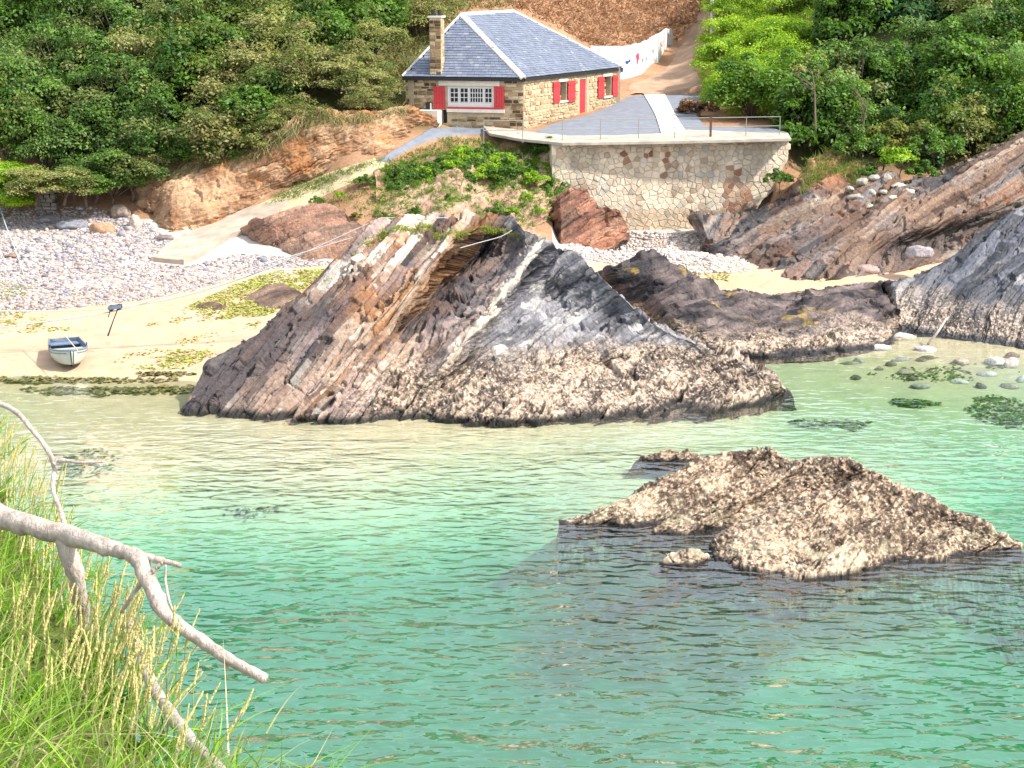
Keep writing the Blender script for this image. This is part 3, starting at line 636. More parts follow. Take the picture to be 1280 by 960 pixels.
# concrete slipway down to the pebbles: a thick cracked slab
a = PT(np.array([318,285,250,215,190]), np.array([262,276,290,307,327])); b_ = PT(np.array([362,350,330,285,232]), np.array([256,268,285,300,331]))
A2 = spline(a, 50); B2 = spline(b_, 50); t = np.linspace(0, 1, 16)[:, None, None]; G = A2 * (1 - t) + B2 * t
G[..., 2] = np.maximum(hz(G[..., 0], G[..., 1]), G[..., 2] - .2) + .2; G[..., 2] += .0 + .05 * n3(G, .9, 3) + .02 * n3(G, 4, 2)
G[0, :, :2] += .25 * np.stack([n3(G[0], 1.5, 3), n3(G[0], 1.5, 3, .5, 5)], -1); G[-1, :, :2] += .3 * np.stack([n3(G[-1], 1.5, 3), n3(G[-1], 1.5, 3, .5, 5)], -1)
rim = np.concatenate([G[0], G[1:-1, -1], G[-1][::-1], G[1:-1, 0][::-1]])
Vs = list(G.reshape(-1, 3)); Fs = [tuple(f) for f in gridF(50, 16)[:, ::-1]]; n0 = len(Vs); Vs += [r - np.array([0, 0, .7]) for r in rim]; nr = len(rim)
idx = np.arange(800).reshape(16, 50); ri = np.concatenate([idx[0], idx[1:-1, -1], idx[-1][::-1], idx[1:-1, 0][::-1]])
Fs += [(ri[i], ri[(i + 1) % nr], n0 + (i + 1) % nr, n0 + i) for i in range(nr)]
tag(obj('slipway', Vs, Fs, M['concrete'], smooth=False), kind='structure')

# ------------------------------------------------------------------ stone helpers
def vor(pts, W, Hh, gap):
    'cells of a dry-stone pattern, each shrunk by half a joint'
    pts = np.asarray(pts); out = []
    for i, p in enumerate(pts):
        poly = [np.array(q, float) for q in ((0, 0), (W, 0), (W, Hh), (0, Hh))]
        d = np.hypot(*(pts - p).T); near = np.argsort(d)[1:18]
        for j in near:
            q = pts[j]; n = (q - p) / max(d[j], 1e-6); c = np.dot(n, (p + q) / 2) - gap / 2; new = []
            for k in range(len(poly)):
                a, b = poly[k], poly[(k + 1) % len(poly)]; da, db = np.dot(n, a) - c, np.dot(n, b) - c
                if da <= 0: new.append(a)
                if (da < 0) != (db < 0) and abs(da - db) > 1e-9: new.append(a + (b - a) * da / (da - db))
            poly = new
            if len(poly) < 3: break
        out.append(poly if len(poly) >= 3 else None)
    return out
def area(p):
    p = np.asarray(p); return .5 * abs(np.dot(p[:, 0], np.roll(p[:, 1], -1)) - np.dot(p[:, 1], np.roll(p[:, 0], -1)))
def stones(parent, cells, fr, mat_, limit, name='stone', stuff='stonework'):
    'cells: (polygon in wall plane, proud depth, colour); the largest as parts of their own, the rest joined'
    p0, U, Wd, Nn = fr; cells = sorted(cells, key=lambda c: -area(c[0])); rest = MB()
    for i, (poly, pr, c) in enumerate(cells):
        P = np.array([p0 + U * q[0] + Wd * q[1] for q in poly]); ctr = P.mean(0)
        b_ = P - Nn * .05; tt = ctr + (P - ctr) * .86 + Nn * pr; md = ctr + (P - ctr) * .99 + Nn * pr * .55
        jit = Nn * pr * .35; tt = tt + jit * RNG.uniform(-1, 1, (len(P), 1))
        n = len(P); V = list(b_) + list(md) + list(tt)
        Fa = [tuple(range(2 * n, 3 * n))] + [(k, (k + 1) % n, n + (k + 1) % n, n + k) for k in range(n)] + [(n + k, n + (k + 1) % n, 2 * n + (k + 1) % n, 2 * n + k) for k in range(n)]
        if i < limit:
            o = obj(name, np.array(V) - ctr, Fa, mat_, parent, smooth=False, col=np.tile(c, (3 * n, 1))); o.location = ctr
        else: rest.add(V, Fa, tuple(c))
    if rest.V: tag(rest.build(stuff, mat_, parent), kind='stuff')

# ------------------------------------------------------------------ retaining wall
TL = PZ(703, 179, 5.18); TR = PZ(986, 174, 5.18); U = unit((TR - TL) * (1, 1, 0)); NB = unit(np.array([U[1], -U[0], .05])); Wd = np.cross(U, NB); Wd = Wd if Wd[2] > 0 else -Wd
if NB[1] > 0: NB = -NB
outl = [(690,180),(700,179.5),(986,174.5),(985,200),(976,214),(969,236),(953,250),(934,282),(930,312),(690,316)]
P = on_plane(np.array([p[0] for p in outl]), np.array([p[1] for p in outl]), TL, NB)
rw = thing('retaining_wall', 'tall pale stone retaining wall holding up the terrace in front of the house', 'wall', (P[-1] + P[-2]) / 2)
rw.location = (0, 0, 0)
mb = MB(); mb.hexa(P - NB * 1.2, P - NB * .0); mb.build('core', M['mortar'], rw)
cp = on_plane(np.array([p[0] for p in outl[1:3]]), np.array([p[1] for p in outl[1:3]]), TL, NB)
mb = MB(); mb.box(cp[0] + np.array([-.1, -.14, .0]), (cp[1] - cp[0]) + np.array([.2, 0, 0]), np.array([0, .5, 0]), np.array([0, 0, .07])); mb.build('coping', M['coping'], rw)
WL = np.linalg.norm(TR - TL) + .6; p0 = TL - U * .5 - Wd * 4.7
pts = []
vv = .12
while vv < 4.6:
    hh = random.uniform(.17, .3); uu = random.uniform(-.1, .2)
    while uu < WL:
        ww = random.uniform(.18, .5); pts.append((uu + ww / 2 + random.uniform(-.08, .08), vv + hh / 2 + random.uniform(-.1, .1))); uu += ww
    vv += hh
cells = []
for poly in vor(pts, WL, 4.66, .024):
    if poly is None: continue
    c = np.mean(poly, 0); x, y = pix(p0 + U * c[0] + Wd * c[1])
    if not in_poly(np.array(x), np.array(y), outl): continue
    k = random.random(); col = np.array((.66, .56, .43)) * random.uniform(.86, 1.1) if k < .88 else np.array((.52, .40, .29)) * random.uniform(.8, 1.1)
    if random.random() < .06: col = np.array((.54, .50, .43)) * random.uniform(.8, 1.1)
    pr = random.uniform(.015, .045)
    if in_poly(np.array(x), np.array(y), [(916,198),(928,225),(938,232),(944,270),(940,296),(890,296),(900,262),(906,232)]):
        col = lerp((.27, .135, .085), (.56, .44, .32), .9 * random.random() ** 1.6) * random.uniform(.75, 1.25); pr = .02
    if min((x - 779) ** 2 / 5 ** 2 + (y - 199) ** 2 / 12 ** 2, (x - 833) ** 2 / 4 ** 2 + (y - 204) ** 2 / 16 ** 2, (x - 812) ** 2 / 6 ** 2 + (y - 192) ** 2 / 6 ** 2) < 1.2 and random.random() < .75:
        col = lerp((.26, .13, .08), (.56, .45, .33), random.random() * .7) * random.uniform(.8, 1.2); pr = .008
    if y > 262: col = col * .86 * np.array((1, .93, .86))
    cells.append((poly, pr, col))
stones(rw, cells, (p0, U, Wd, NB), M['wallstone'], 290)

# ------------------------------------------------------------------ the house
C = PY(655, 97, 80.0); ze = C[2]; FL = PZ(503, 95.2, ze); R = PZ(777.5, 83.6, ze); BL = FL + np.array([3.9, 10.2, 0])
house = thing('house', 'small stone house with slate hipped roof and red shutters above the cove', 'house', (0, 0, 0))
ctr = (C + FL + R + BL) / 4; zb0 = 4.9
def inset(p, k=.14): d = ctr - p; d[2] = 0; return p + unit(d) * k * 1.3
c_, fl_, r_, bl_ = inset(C), inset(FL), inset(R), inset(BL)
def wframe(a, b):
    U = unit((b - a) * (1, 1, 0)); Nn = np.array([U[1], -U[0], 0]); p = np.array([a[0], a[1], 0.0])
    if np.dot(Nn, ctr - a) > 0: Nn = -Nn
    return p, U, np.array([0, 0, 1.0]), Nn, np.linalg.norm((b - a)[:2])
def uv(fr, px, py):
    q = on_plane(np.array(px, float), np.array(py, float), fr[0], fr[3]); return float((q - fr[0]) @ fr[1]), float(q[2])
def rect(fr, x0, y0, x1, y1):
    a = uv(fr, x0, y1); b = uv(fr, x1, y0); return a[0], b[0], a[1], b[1]
def wbox(mb, fr, u0, u1, v0, v1, d0, d1, c=None):
    'box on a wall: u along, v up, d out of the wall'
    p, U, W_, Nn = fr[:4]; mb.box(p + U * u0 + W_ * v0 + Nn * d0, U * (u1 - u0), W_ * (v1 - v0), Nn * (d1 - d0), c)
def wall_holes(name, fr, L_, z0, z1, holes, th=.45):
    mb = MB(); us = sorted({0, L_} | {h[0] for h in holes} | {h[1] for h in holes})
    for a, b in zip(us[:-1], us[1:]):
        hs = sorted([h for h in holes if h[0] <= a + 1e-6 and h[1] >= b - 1e-6], key=lambda h: h[2]); v = z0
        for h in hs: wbox(mb, fr, a, b, v, h[2], -th, 0); v = h[3]
        wbox(mb, fr, a, b, v, z1, -th, 0)
    return mb.build(name, M['hmortar'], house)
frF = wframe(fl_, c_); frR = wframe(c_, r_)
win = rect(frF, 559.6, 108.3, 617.3, 133.3)
fronthole = [win, rect(frF, 553.5, 137.5, 559, 154)]
wF = wall_holes('front_wall', frF, frF[4], zb0, ze - .02, fronthole)
W1 = rect(frR, 698.4, 101.5, 708, 126.5); DR = rect(frR, 724.4, 96.8, 734, 144); W2 = rect(frR, 754, 94.8, 763.8, 120.8)
wR = wall_holes('side_wall', frR, frR[4], zb0, ze - .02, [W1, DR, W2])
mb = MB()
for a, b in ((r_, bl_), (bl_, fl_)):
    f_ = wframe(a, b); wbox(mb, f_, 0, f_[4], zb0, ze - .02, -.45, 0)
mb.build('rear_wall', M['hmortar'], house)
def courses(fr, L_, z0, z1, holes, hr, wr, colf, limit, parent, gap=.03):
    cells = []; v = z0
    while v < z1 - .05:
        h = min(random.uniform(*hr), z1 - v); u = random.uniform(-.3, 0)
        while u < L_:
            w_ = random.uniform(*wr); a, b = max(u, .0), min(u + w_, L_); u += w_
            if b - a < .06: continue
            j = lambda: random.uniform(-.018, .018)
            q = (a + gap / 2, b - gap / 2, v + gap / 2, v + h - gap / 2)
            if any(q[0] < hh[1] + .02 and q[1] > hh[0] - .02 and q[2] < hh[3] + .02 and q[3] > hh[2] - .02 for hh in holes): continue
            if q[1] - q[0] < .05 or q[3] - q[2] < .03: continue
            poly = [(q[0] + abs(j()), q[2] + abs(j()) * .6), ((q[0] + q[1]) / 2, q[2] + j() * .3), (q[1] - abs(j()), q[2] + abs(j()) * .6), (q[1] - abs(j()), q[3] - abs(j())), ((q[0] + q[1]) / 2, q[3] + j() * .3), (q[0] + abs(j()), q[3] - abs(j()))]
            cells.append((poly, random.uniform(.015, .05), colf()))
        v += h
    stones(parent, cells, fr[:4], M['stone'], limit)
def colF():
    k = random.random()
    if k < .5: return np.array((.40, .27, .15)) * random.uniform(.6, 1.25)
    if k < .75: return np.array((.13, .085, .05)) * random.uniform(.6, 1.4)
    return np.array((.58, .46, .30)) * random.uniform(.8, 1.1)
def colR():
    return np.array((.58, .44, .27)) * random.uniform(.75, 1.15) if random.random() < .82 else np.array((.36, .24, .14)) * random.uniform(.8, 1.3)
lint = (win[0] - .45, win[1] + .3, win[3] + .02, win[3] + .3); sill = (win[0] - .05, win[1] + .6, win[2] - .32, win[2] - .0)
courses(frF, frF[4], zb0 + .3, ze - .05, fronthole + [lint, sill], (.09, .2), (.25, .65), colF, 150, wF)
courses(frR, frR[4], zb0 + .3, ze - .05, [W1, W2, DR], (.12, .24), (.25, .6), colR, 140, wR, .045)
mb = MB(); wbox(mb, frF, *lint, -.1, .06); mb.build('lintel', M['lime'], house)
mb = MB(); wbox(mb, frF, win[0] - .02, win[1] + .55, win[2] - .26, win[2] - .1, -.1, .13); mb.build('window_ledge', M['lime'], house)
# the wide window: frame, sashes, panes
wn = link('window', None, house)
mb = MB(); fu0, fu1, fv0, fv1 = win; fr_ = .07
for q in ((fu0, fu1, fv0, fv0 + .2), (fu0, fu1, fv1 - fr_, fv1), (fu0, fu0 + .1, fv0 + .2, fv1 - fr_), (fu1 - .09, fu1, fv0 + .2, fv1 - fr_)): wbox(mb, frF, *q, -.14, -.03)
mb.build('frame', M['white'], wn)
mb = MB(); wbox(mb, frF, fu0 - .02, fu1 + .02, fv0 - .09, fv0 - .004, -.1, .09); mb.build('sill', M['red'], wn)
sw = fu1 - fu0 - .19; bays = [(0, .21, 2), (.235, .44, 2), (.465, .79, 5), (.815, 1, 2)]; ax0 = fu0 + .1; pv0, pv1 = fv0 + .2, fv1 - fr_
for a, b, nc in bays:
    s0, s1_ = ax0 + a * sw, ax0 + b * sw; mb = MB(); cw = (s1_ - s0 - .05) / nc; rh = (pv1 - pv0 - .05) / 3
    for k in range(nc + 1): wbox(mb, frF, s0 + .01 + k * cw, s0 + .04 + k * cw, pv0 + .005, pv1 - .005, -.12, -.05)
    for k in range(4): wbox(mb, frF, s0 + .012, s1_ - .012, pv0 + .01 + k * rh, pv0 + .045 + k * rh, -.115, -.055)
    mb.build('sash', M['white'], wn)
    for i in range(nc):
        for k in range(3):
            mb = MB(); wbox(mb, frF, s0 + .042 + i * cw, s0 + .008 + (i + 1) * cw, pv0 + .047 + k * rh, pv0 + .008 + (k + 1) * rh, -.1, -.09); mb.build('pane', M['glass'], wn)
for u in (ax0 + .2225 * sw, ax0 + .4525 * sw, ax0 + .8025 * sw):
    mb = MB(); wbox(mb, frF, u - .03, u + .03, pv0, pv1, -.13, -.035); mb.build('mullion', M['white'], wn)
mb = MB(); wbox(mb, frF, fu0 - .0, fu1 + .0, fv0, fv1, -.44, -.4); mb.build('dark_interior', M['dark'], wn)
def shutter(fr, q, nplank=4, d=.03, parent=house, rails=True):
    s = link('shutter', None, parent); u0, u1, v0, v1 = q; w_ = (u1 - u0) / nplank
    for k in range(nplank):
        mb = MB(); wbox(mb, fr, u0 + k * w_ + .006, u0 + (k + 1) * w_ - .006, v0, v1, d, d + .045); mb.build('plank', M['red'], s)
    if rails:
        for v in (v0 + .14 * (v1 - v0), v1 - .2 * (v1 - v0)):
            mb = MB(); wbox(mb, fr, u0 + .004, u1 - .004, v, v + .08, d + .046, d + .07); mb.build('batten', M['red'], s)
shutter(frF, rect(frF, 542.5, 108, 556.6, 136)); shutter(frF, rect(frF, 617.9, 107.8, 630.8, 135.8))
shutter(frR, rect(frR, 690, 101.8, 698.2, 129), 3, .05); shutter(frR, rect(frR, 708.3, 100.5, 717.6, 127.6), 3, .05)
shutter(frR, rect(frR, 746, 95.6, 753.8, 122.6), 3, .05); shutter(frR, rect(frR, 764, 93.8, 772, 120.6), 3, .05)
for hq in (W1, W2):          # blind openings backed with rubble
    bw = link('window', None, house); mb = MB(); wbox(mb, frR, hq[0], hq[1], hq[2], hq[3], -.44, -.34); mb.build('backing', M['hmortar'], bw)
    v = hq[2] + .02
    while v < hq[3] - .12:
        h_ = random.uniform(.1, .16); mb = MB(); wbox(mb, frR, hq[0] + .02, hq[1] - .02, v, v + h_ - .03, -.34, -.3 + random.uniform(0, .03), tuple(colF())); mb.build('stone', M['stone'], bw); v += h_
    mb = MB(); wbox(mb, frR, hq[0] - .06, hq[1] + .06, hq[2] - .09, hq[2] - .003, -.2, .09); mb.build('sill', M['lime'], bw)
    mb = MB(); wbox(mb, frR, hq[0] - .1, hq[1] + .1, hq[3] + .003, hq[3] + .16, -.2, .045); mb.build('lintel', M['lime'], bw)
dr = link('door', None, house); u0, u1, v0, v1 = DR
for k in range(4):
    mb = MB(); w_ = (u1 - u0 - .1) / 4; wbox(mb, frR, u0 + .05 + k * w_ + .005, u0 + .05 + (k + 1) * w_ - .005, v0, v1 - .06, -.14, -.09); mb.build('plank', M['red'], dr)
mb = MB(); wbox(mb, frR, u0, u0 + .05, v0, v1, -.2, -.04); wbox(mb, frR, u1 - .05, u1, v0, v1, -.2, -.04); wbox(mb, frR, u0 + .05, u1 - .05, v1 - .06, v1, -.2, -.04); mb.build('frame', M['lime'], dr)
mb = MB(); mb.tube([frR[0] + frR[1] * (u0 + .14) + np.array([0, 0, (v0 + v1) / 2]) + frR[3] * d for d in (-.09, -.03)], [.02, .03], 8); mb.build('handle', M['dark'], dr)
mb = MB(); wbox(mb, frR, u0 - .1, u1 + .1, v0 - .12, v0, -.3, .25); mb.build('step', M['lime'], dr)
mb = MB(); wbox(mb, frF, fronthole[1][0], fronthole[1][1], fronthole[1][2], fronthole[1][3], -.3, -.22); mb.build('cellar_hatch', M['dark'], house)
q = rect(frF, 527, 137, 552.5, 156); mb = MB(); wbox(mb, frF, q[0], q[1], q[2] - .4, q[3], .06, .85); tag(mb.build('low_wall', M['lime']), 'low whitewashed block against the house under the left shutter', 'wall')
q = rect(frF, 533.5, 127.8, 540.5, 136.8); mb = MB(); wbox(mb, frF, q[0], q[1], q[2], q[3], .06, .2); mb.build('meter_box', M['dark'], house)
q = rect(frF, 539.2, 128.5, 540.6, 136.6); mb = MB(); wbox(mb, frF, q[0], q[1], q[2], q[3], .205, .22); mb.build('meter_box_edge', M['white'], house)
# roof
A = PY(577, 17.5, 83.6)
def coplan(px, py, a, b, c): n = np.cross(b - a, c - a); return on_plane(np.array(float(px)), np.array(float(py)), a, n)
E = coplan(641, 13.5, C, R, A); E[2] = max(E[2], A[2] - .05)
roof = link('roof', None, house); th = np.array([0, 0, -.14])
mb = MB(); lowp = [C, R, BL, FL]
mb.add(lowp + [A, E] + [p + th for p in lowp], [(0, 1, 5, 4), (3, 0, 4), (1, 2, 5), (2, 3, 4, 5), (6, 7, 1, 0)[::-1], (7, 8, 2, 1)[::-1], (8, 9, 3, 2)[::-1], (9, 6, 0, 3)[::-1], (6, 9, 8, 7)[::-1]])
mb.build('roof_deck', M['dark'], roof)
def slates(poly, seed):
    poly = np.array(poly); a0 = poly[0]; U = unit(poly[1] - poly[0]); n = unit(np.cross(poly[1] - poly[0], poly[2] - poly[0])); n = n if n[2] > 0 else -n; S = np.cross(n, U); S = S if S[2] > 0 else -S
    q = np.stack([(poly - a0) @ U, (poly - a0) @ S], -1); rr = random.Random(seed); mb = MB(); v = 0.0; row = 0
    while v < q[:, 1].max():
        u = q[:, 0].min() - rr.random() * .3
        while u < q[:, 0].max():
            w_ = rr.uniform(.2, .34); cx, cy = u + w_ / 2, v + .08
            if in_poly(np.array(cx), np.array(cy), [tuple(x) for x in q]) and in_poly(np.array(cx), np.array(cy + .08), [tuple(x) for x in q]):
                e = rr.uniform(-.008, .008); h0 = .035 + rr.uniform(0, .012)
                P = [a0 + U * (u + .004) + S * (v - .02 + e) + n * h0, a0 + U * (u + w_ - .004) + S * (v - .02 + e) + n * h0, a0 + U * (u + w_ - .004) + S * (v + .2) + n * .012, a0 + U * (u + .004) + S * (v + .2) + n * .012]
                g_ = rr.uniform(.84, 1.14); c = (.17 * g_, .195 * g_, .26 * g_)
                if rr.random() < .04: c = (.25 * g_, .265 * g_, .31 * g_)
                mb.add(P + [P[0] - n * .022, P[1] - n * .022], [(0, 1, 2, 3), (4, 5, 1, 0)], c)
            u += w_
        v += .17; row += 1
    return mb
mb = MB()
for i, pl_ in enumerate(([FL, C, A], [C, R, E, A], [R, BL, E], [BL, FL, A, E])):
    s_ = slates(pl_, i); mb.add(s_.V, s_.F); mb.C += s_.C
tag(mb.build('slates', M['slate'], roof), kind='stuff')
def cap(a, b, n, wd=.16, name='hip_tile'):
    d = b - a; L_ = np.linalg.norm(d); d = d / L_; side = unit(np.cross(d, (0, 0, 1))); up = np.cross(side, d); up = up if up[2] > 0 else -up
    for k in range(n):
        p = a + d * L_ * k / n; q_ = a + d * (L_ * (k + 1) / n - .012); mb = MB(); z = random.uniform(0, .01)
        sec = lambda o: [o - side * wd - up * (.04 - z), o - side * wd * .5 + up * (.07 + z), o + side * wd * .5 + up * (.07 + z), o + side * wd - up * (.04 - z), o + side * wd - up * .12, o - side * wd - up * .12]
        mb.hexa(sec(p), sec(q_)); mb.build(name, M['lime'], roof)
cap(C, A, 14); cap(A, E, 14, .13, 'ridge_tile'); cap(R, E, 14, .06); cap(FL, A, 12, .05)
for a, b in ((FL, C), (C, R)):
    d = unit(b - a); o_ = unit(np.array([d[1], -d[0], 0])); o_ = -o_ if np.dot(o_, ctr - a) > 0 else o_
    mb = MB(); mb.box(a + o_ * .01 + np.array([0, 0, -.19]), (b - a), o_ * .06, np.array([0, 0, .14])); mb.build('fascia', M['dark'], roof)
# chimney
cb = coplan(545.5, 90, FL, C, A); ch = link('chimney', None, roof); u_ = frF[1]; n_ = frF[3]; hw, hd = .29, .26; ztop = float(PY(545, 22, cb[1])[2])
o0 = np.array([cb[0], cb[1], 0]) - u_ * hw + n_ * hd - n_ * .1
def col_box(z0, z1, g_, name, m, parent):
    mb = MB(); mb.box(o0 - u_ * g_ + n_ * g_ + np.array([0, 0, z0]), u_ * (2 * hw + 2 * g_), -n_ * (2 * hd + .1 + 2 * g_), np.array([0, 0, z1 - z0])); return mb.build(name, m, parent)
zr = ze + .1; stack = col_box(zr, ztop, 0, 'stack', M['hmortar'], ch)
for fr_c, L_ in (((o0, u_, np.array([0, 0, 1.0]), n_), 2 * hw), ((o0 + u_ * 2 * hw, -n_, np.array([0, 0, 1.0]), u_), 2 * hd + .1)):
    cells = []; v = zr
    while v < ztop - .1:
        h_ = random.uniform(.12, .2); s_ = random.uniform(.3, .7) * L_
        for a, b in ((.01, s_ - .01), (s_ + .01, L_ - .01)): cells.append(([(a, v + .01), (b, v + .01), (b, v + h_ - .01), (a, v + h_ - .01)], .015, colR() if fr_c[3] is u_ else colF()))  # paler stones on the sunlit side, darker in front: shading put into colour
        v += h_
    stones(stack, cells, fr_c, M['stone'], 0)
col_box(ztop, ztop + .09, .07, 'chimney_slab', M['lime'], ch)
mb = MB(); cc = o0 + u_ * hw - n_ * (hd + .05)
for k in (-.16, .16): mb.tube([cc + u_ * k + np.array([0, 0, ztop + .08]), cc + u_ * k + np.array([0, 0, ztop + .38])], [.11, .09], 10)
mb.build('chimney_pot', M['dark'], ch)
# little plaque under the eave at the far corner
q = rect(frR, 771.5, 85.5, 778.2, 93.5); pl_ = thing('plaque', 'small white wall plaque with blue marks under the eave at the house corner', 'plaque')
uc, vc = (q[0] + q[1]) / 2, (q[2] + q[3]) / 2; ru, rv = (q[1] - q[0]) / 2, (q[3] - q[2]) / 2
ring = lambda s, d, du=0, dv=0, n=20: [frR[0] + frR[1] * (uc + du * ru + s * ru * math.cos(a)) + np.array([0, 0, vc + dv * rv + s * rv * math.sin(a)]) + frR[3] * d for a in np.linspace(0, 2 * math.pi, n, endpoint=False)]
mb = MB(); mb.hexa(ring(1, .0), ring(1, .09)); mb.build('plate', M['white'], pl_)
M['blue'] = mat('blue_paint', (.03, .09, .36), scale=20, amt=.1, rough=.4)
for du, s_ in ((-.38, .34), (.3, .38)):
    mb = MB(); mb.hexa(ring(s_, .091, du, .12 if du > 0 else -.05, 10), ring(s_, .1, du, .12 if du > 0 else -.05, 10)); mb.build('blue_mark', M['blue'], pl_)

# ------------------------------------------------------------------ railing, painted fence, pole
def rail_pt(px, dz=0.0):
    t = (px - 703) / (986 - 703); p = TL + (TR - TL) * t + np.array([0, .25, 0]); p[2] = 5.3 + dz; return p
rl = thing('railing', 'thin galvanised pipe railing along the edge of the terrace', 'railing')
posts = [608, 655, 703, 750, 797, 842, 932, 975]
for x in posts:
    mb = MB(); mb.tube([rail_pt(x, -.1), rail_pt(x, .95)], .02, 8); mb.build('post', M['rust'], rl)
mb = MB(); mb.box(rail_pt(887, -.05) - np.array([.05, .05, 0]), (.1, 0, 0), (0, .1, 0), (0, 0, 1.03)); mb.build('post', M['brown'], rl)['label'] = 'thick brown post'
for dz in (.93, .5):
    for a, b in ((608, 655), (655, 703), (703, 797), (797, 887), (887, 975)):
        mb = MB(); mb.tube([rail_pt(a, dz), rail_pt(b, dz)], .016, 8); mb.build('rail', M['rust'], rl)
# white painted boards round the bend of the road
fp = [(738,96,57),(760,97,57.5),(778,97,58),(790,95,56.5),(802,91,53),(812,84,48.5),(823,76,42.5),(834,67,35.5),(841,59,36.5)]
fY = [98, 98.2, 98.6, 99.6, 101.5, 104, 107, 110, 113]
fn = thing('fence', 'white painted board fence with coloured graffiti curving along the dirt road', 'fence')
bot = [PY(x, y + 2, Y) for (x, y, _), Y in zip(fp, fY)]; tp_ = [PY(x, yt, Y) for (x, _, yt), Y in zip(fp, fY)]
for i in range(len(fp) - 1):
    for k in range(2):
        f0, f1 = k / 2 + .012, (k + 1) / 2 - .012; mb = MB(); d = bot[i + 1] - bot[i]; o_ = unit(np.array([d[1], -d[0], 0])); o_ = o_ if o_[1] < 0 else -o_
        b0, b1 = bot[i] + d * f0, bot[i] + d * f1; T0, T1 = tp_[i] + (tp_[i + 1] - tp_[i]) * f0, tp_[i] + (tp_[i + 1] - tp_[i]) * f1
        s_ = np.array([0, 0, random.uniform(-.03, .05)]); T0 = T0 + s_; T1 = T1 + s_
        mb.hexa([b0, b1, T1, T0], [b0 - o_ * .06, b1 - o_ * .06, T1 - o_ * .06, T0 - o_ * .06]); mb.build('board', M['white'], fn)
    mb = MB(); mb.tube([bot[i] - np.array([0, -.12, .3]), tp_[i] - np.array([0, -.12, .08])], .05, 6); mb.build('post', M['brown'], fn)
def mark(px, py, rx, ry, i, colr, n=9, sd=0):
    r_ = random.Random(sd); d = bot[i + 1] - bot[i]; nrm = unit(np.array([d[1], -d[0], 0])); nrm = nrm if nrm[1] < 0 else -nrm
    pts = [(px + rx * math.cos(a) * r_.uniform(.7, 1.2), py + ry * math.sin(a) * r_.uniform(.7, 1.2)) for a in np.linspace(0, 2 * math.pi, n, endpoint=False)]
    P = on_plane(np.array([p[0] for p in pts]), np.array([p[1] for p in pts]), bot[i] + nrm * .004, nrm); mb = MB(); mb.hexa(P, P + nrm * .006)
    mb.build('painted_mark', M[colr], fn)
M['pink'] = mat('pink_paint', (.72, .07, .16), scale=9, amt=.1); M['pgrey'] = mat('grey_paint', (.42, .42, .5), scale=9, amt=.1); M['pgreen'] = mat('pale_green_paint', (.45, .62, .4), scale=9, amt=.1); M['ppink'] = mat('pale_pink_paint', (.75, .5, .5), scale=9, amt=.1)
mark(797.3, 71, 2.4, 5, 3, 'pink', sd=1); mark(796.8, 77.5, .8, 4, 3, 'pink', 6, 2); mark(784, 78, 2.2, 2.6, 2, 'blue', sd=3); mark(787.2, 76, 1.3, 2.4, 2, 'blue', 6, 4); mark(784.5, 67, 2, 4, 2, 'ppink', sd=5)
mark(804, 75, 1.2, 3, 4, 'pgrey', 6, 6); mark(808.5, 73, 1.5, 3.5, 4, 'pgrey', 7, 7); mark(817, 63, 1.6, 2.6, 5, 'pgrey', 7, 8); mark(818, 74, 1.2, 2.4, 5, 'pgreen', 6, 9); mark(828, 54, 2.4, 4, 6, 'ppink', sd=10); mark(836.5, 43, 1.6, 3.4, 7, 'pgrey', 7, 11); mark(773, 78, 1.5, 4, 1, 'pgreen', 6, 12)
pb_ = PY(891, 36, 108); pt_ = PY(889.5, -60, 108)
pole = thing('pole', 'slender white pole standing beside the top of the dirt road', 'pole', pb_)
V_, F_ = tube([np.zeros(3) - [0, 0, .8], pt_ - pb_], [.13, .1], 10); obj('shaft', V_, F_, M['white'], pole)
V_, F_ = tube([[0, 0, -.6], [0, 0, .12]], [.2, .18], 10); obj('base_collar', V_, F_, M['coping'], pole)
# ------------------------------------------------------------------ vegetation
def leaves(P, Nr, size, cols, rs, droop=.0, aspect=.55):
    'one folded diamond per leaf'
    n = len(P); Nr = Nr / np.maximum(np.linalg.norm(Nr, axis=1, keepdims=True), 1e-6)
    a = rs.normal(size=(n, 3)); a -= Nr * (a * Nr).sum(1, keepdims=True); a /= np.maximum(np.linalg.norm(a, axis=1, keepdims=True), 1e-6)
    a[:, 2] -= droop; a /= np.maximum(np.linalg.norm(a, axis=1, keepdims=True), 1e-6)
    b = np.cross(Nr, a); l = (size * rs.uniform(.65, 1.35, n))[:, None]
    V = np.stack([P - a * l * .5, P + b * l * aspect * .5 + Nr * l * .12, P + a * l * .5, P - b * l * aspect * .5 + Nr * l * .12], 1)
    Fa = np.arange(4 * n).reshape(n, 4); C = np.repeat(cols, 4, 0); return V.reshape(-1, 3), Fa, C
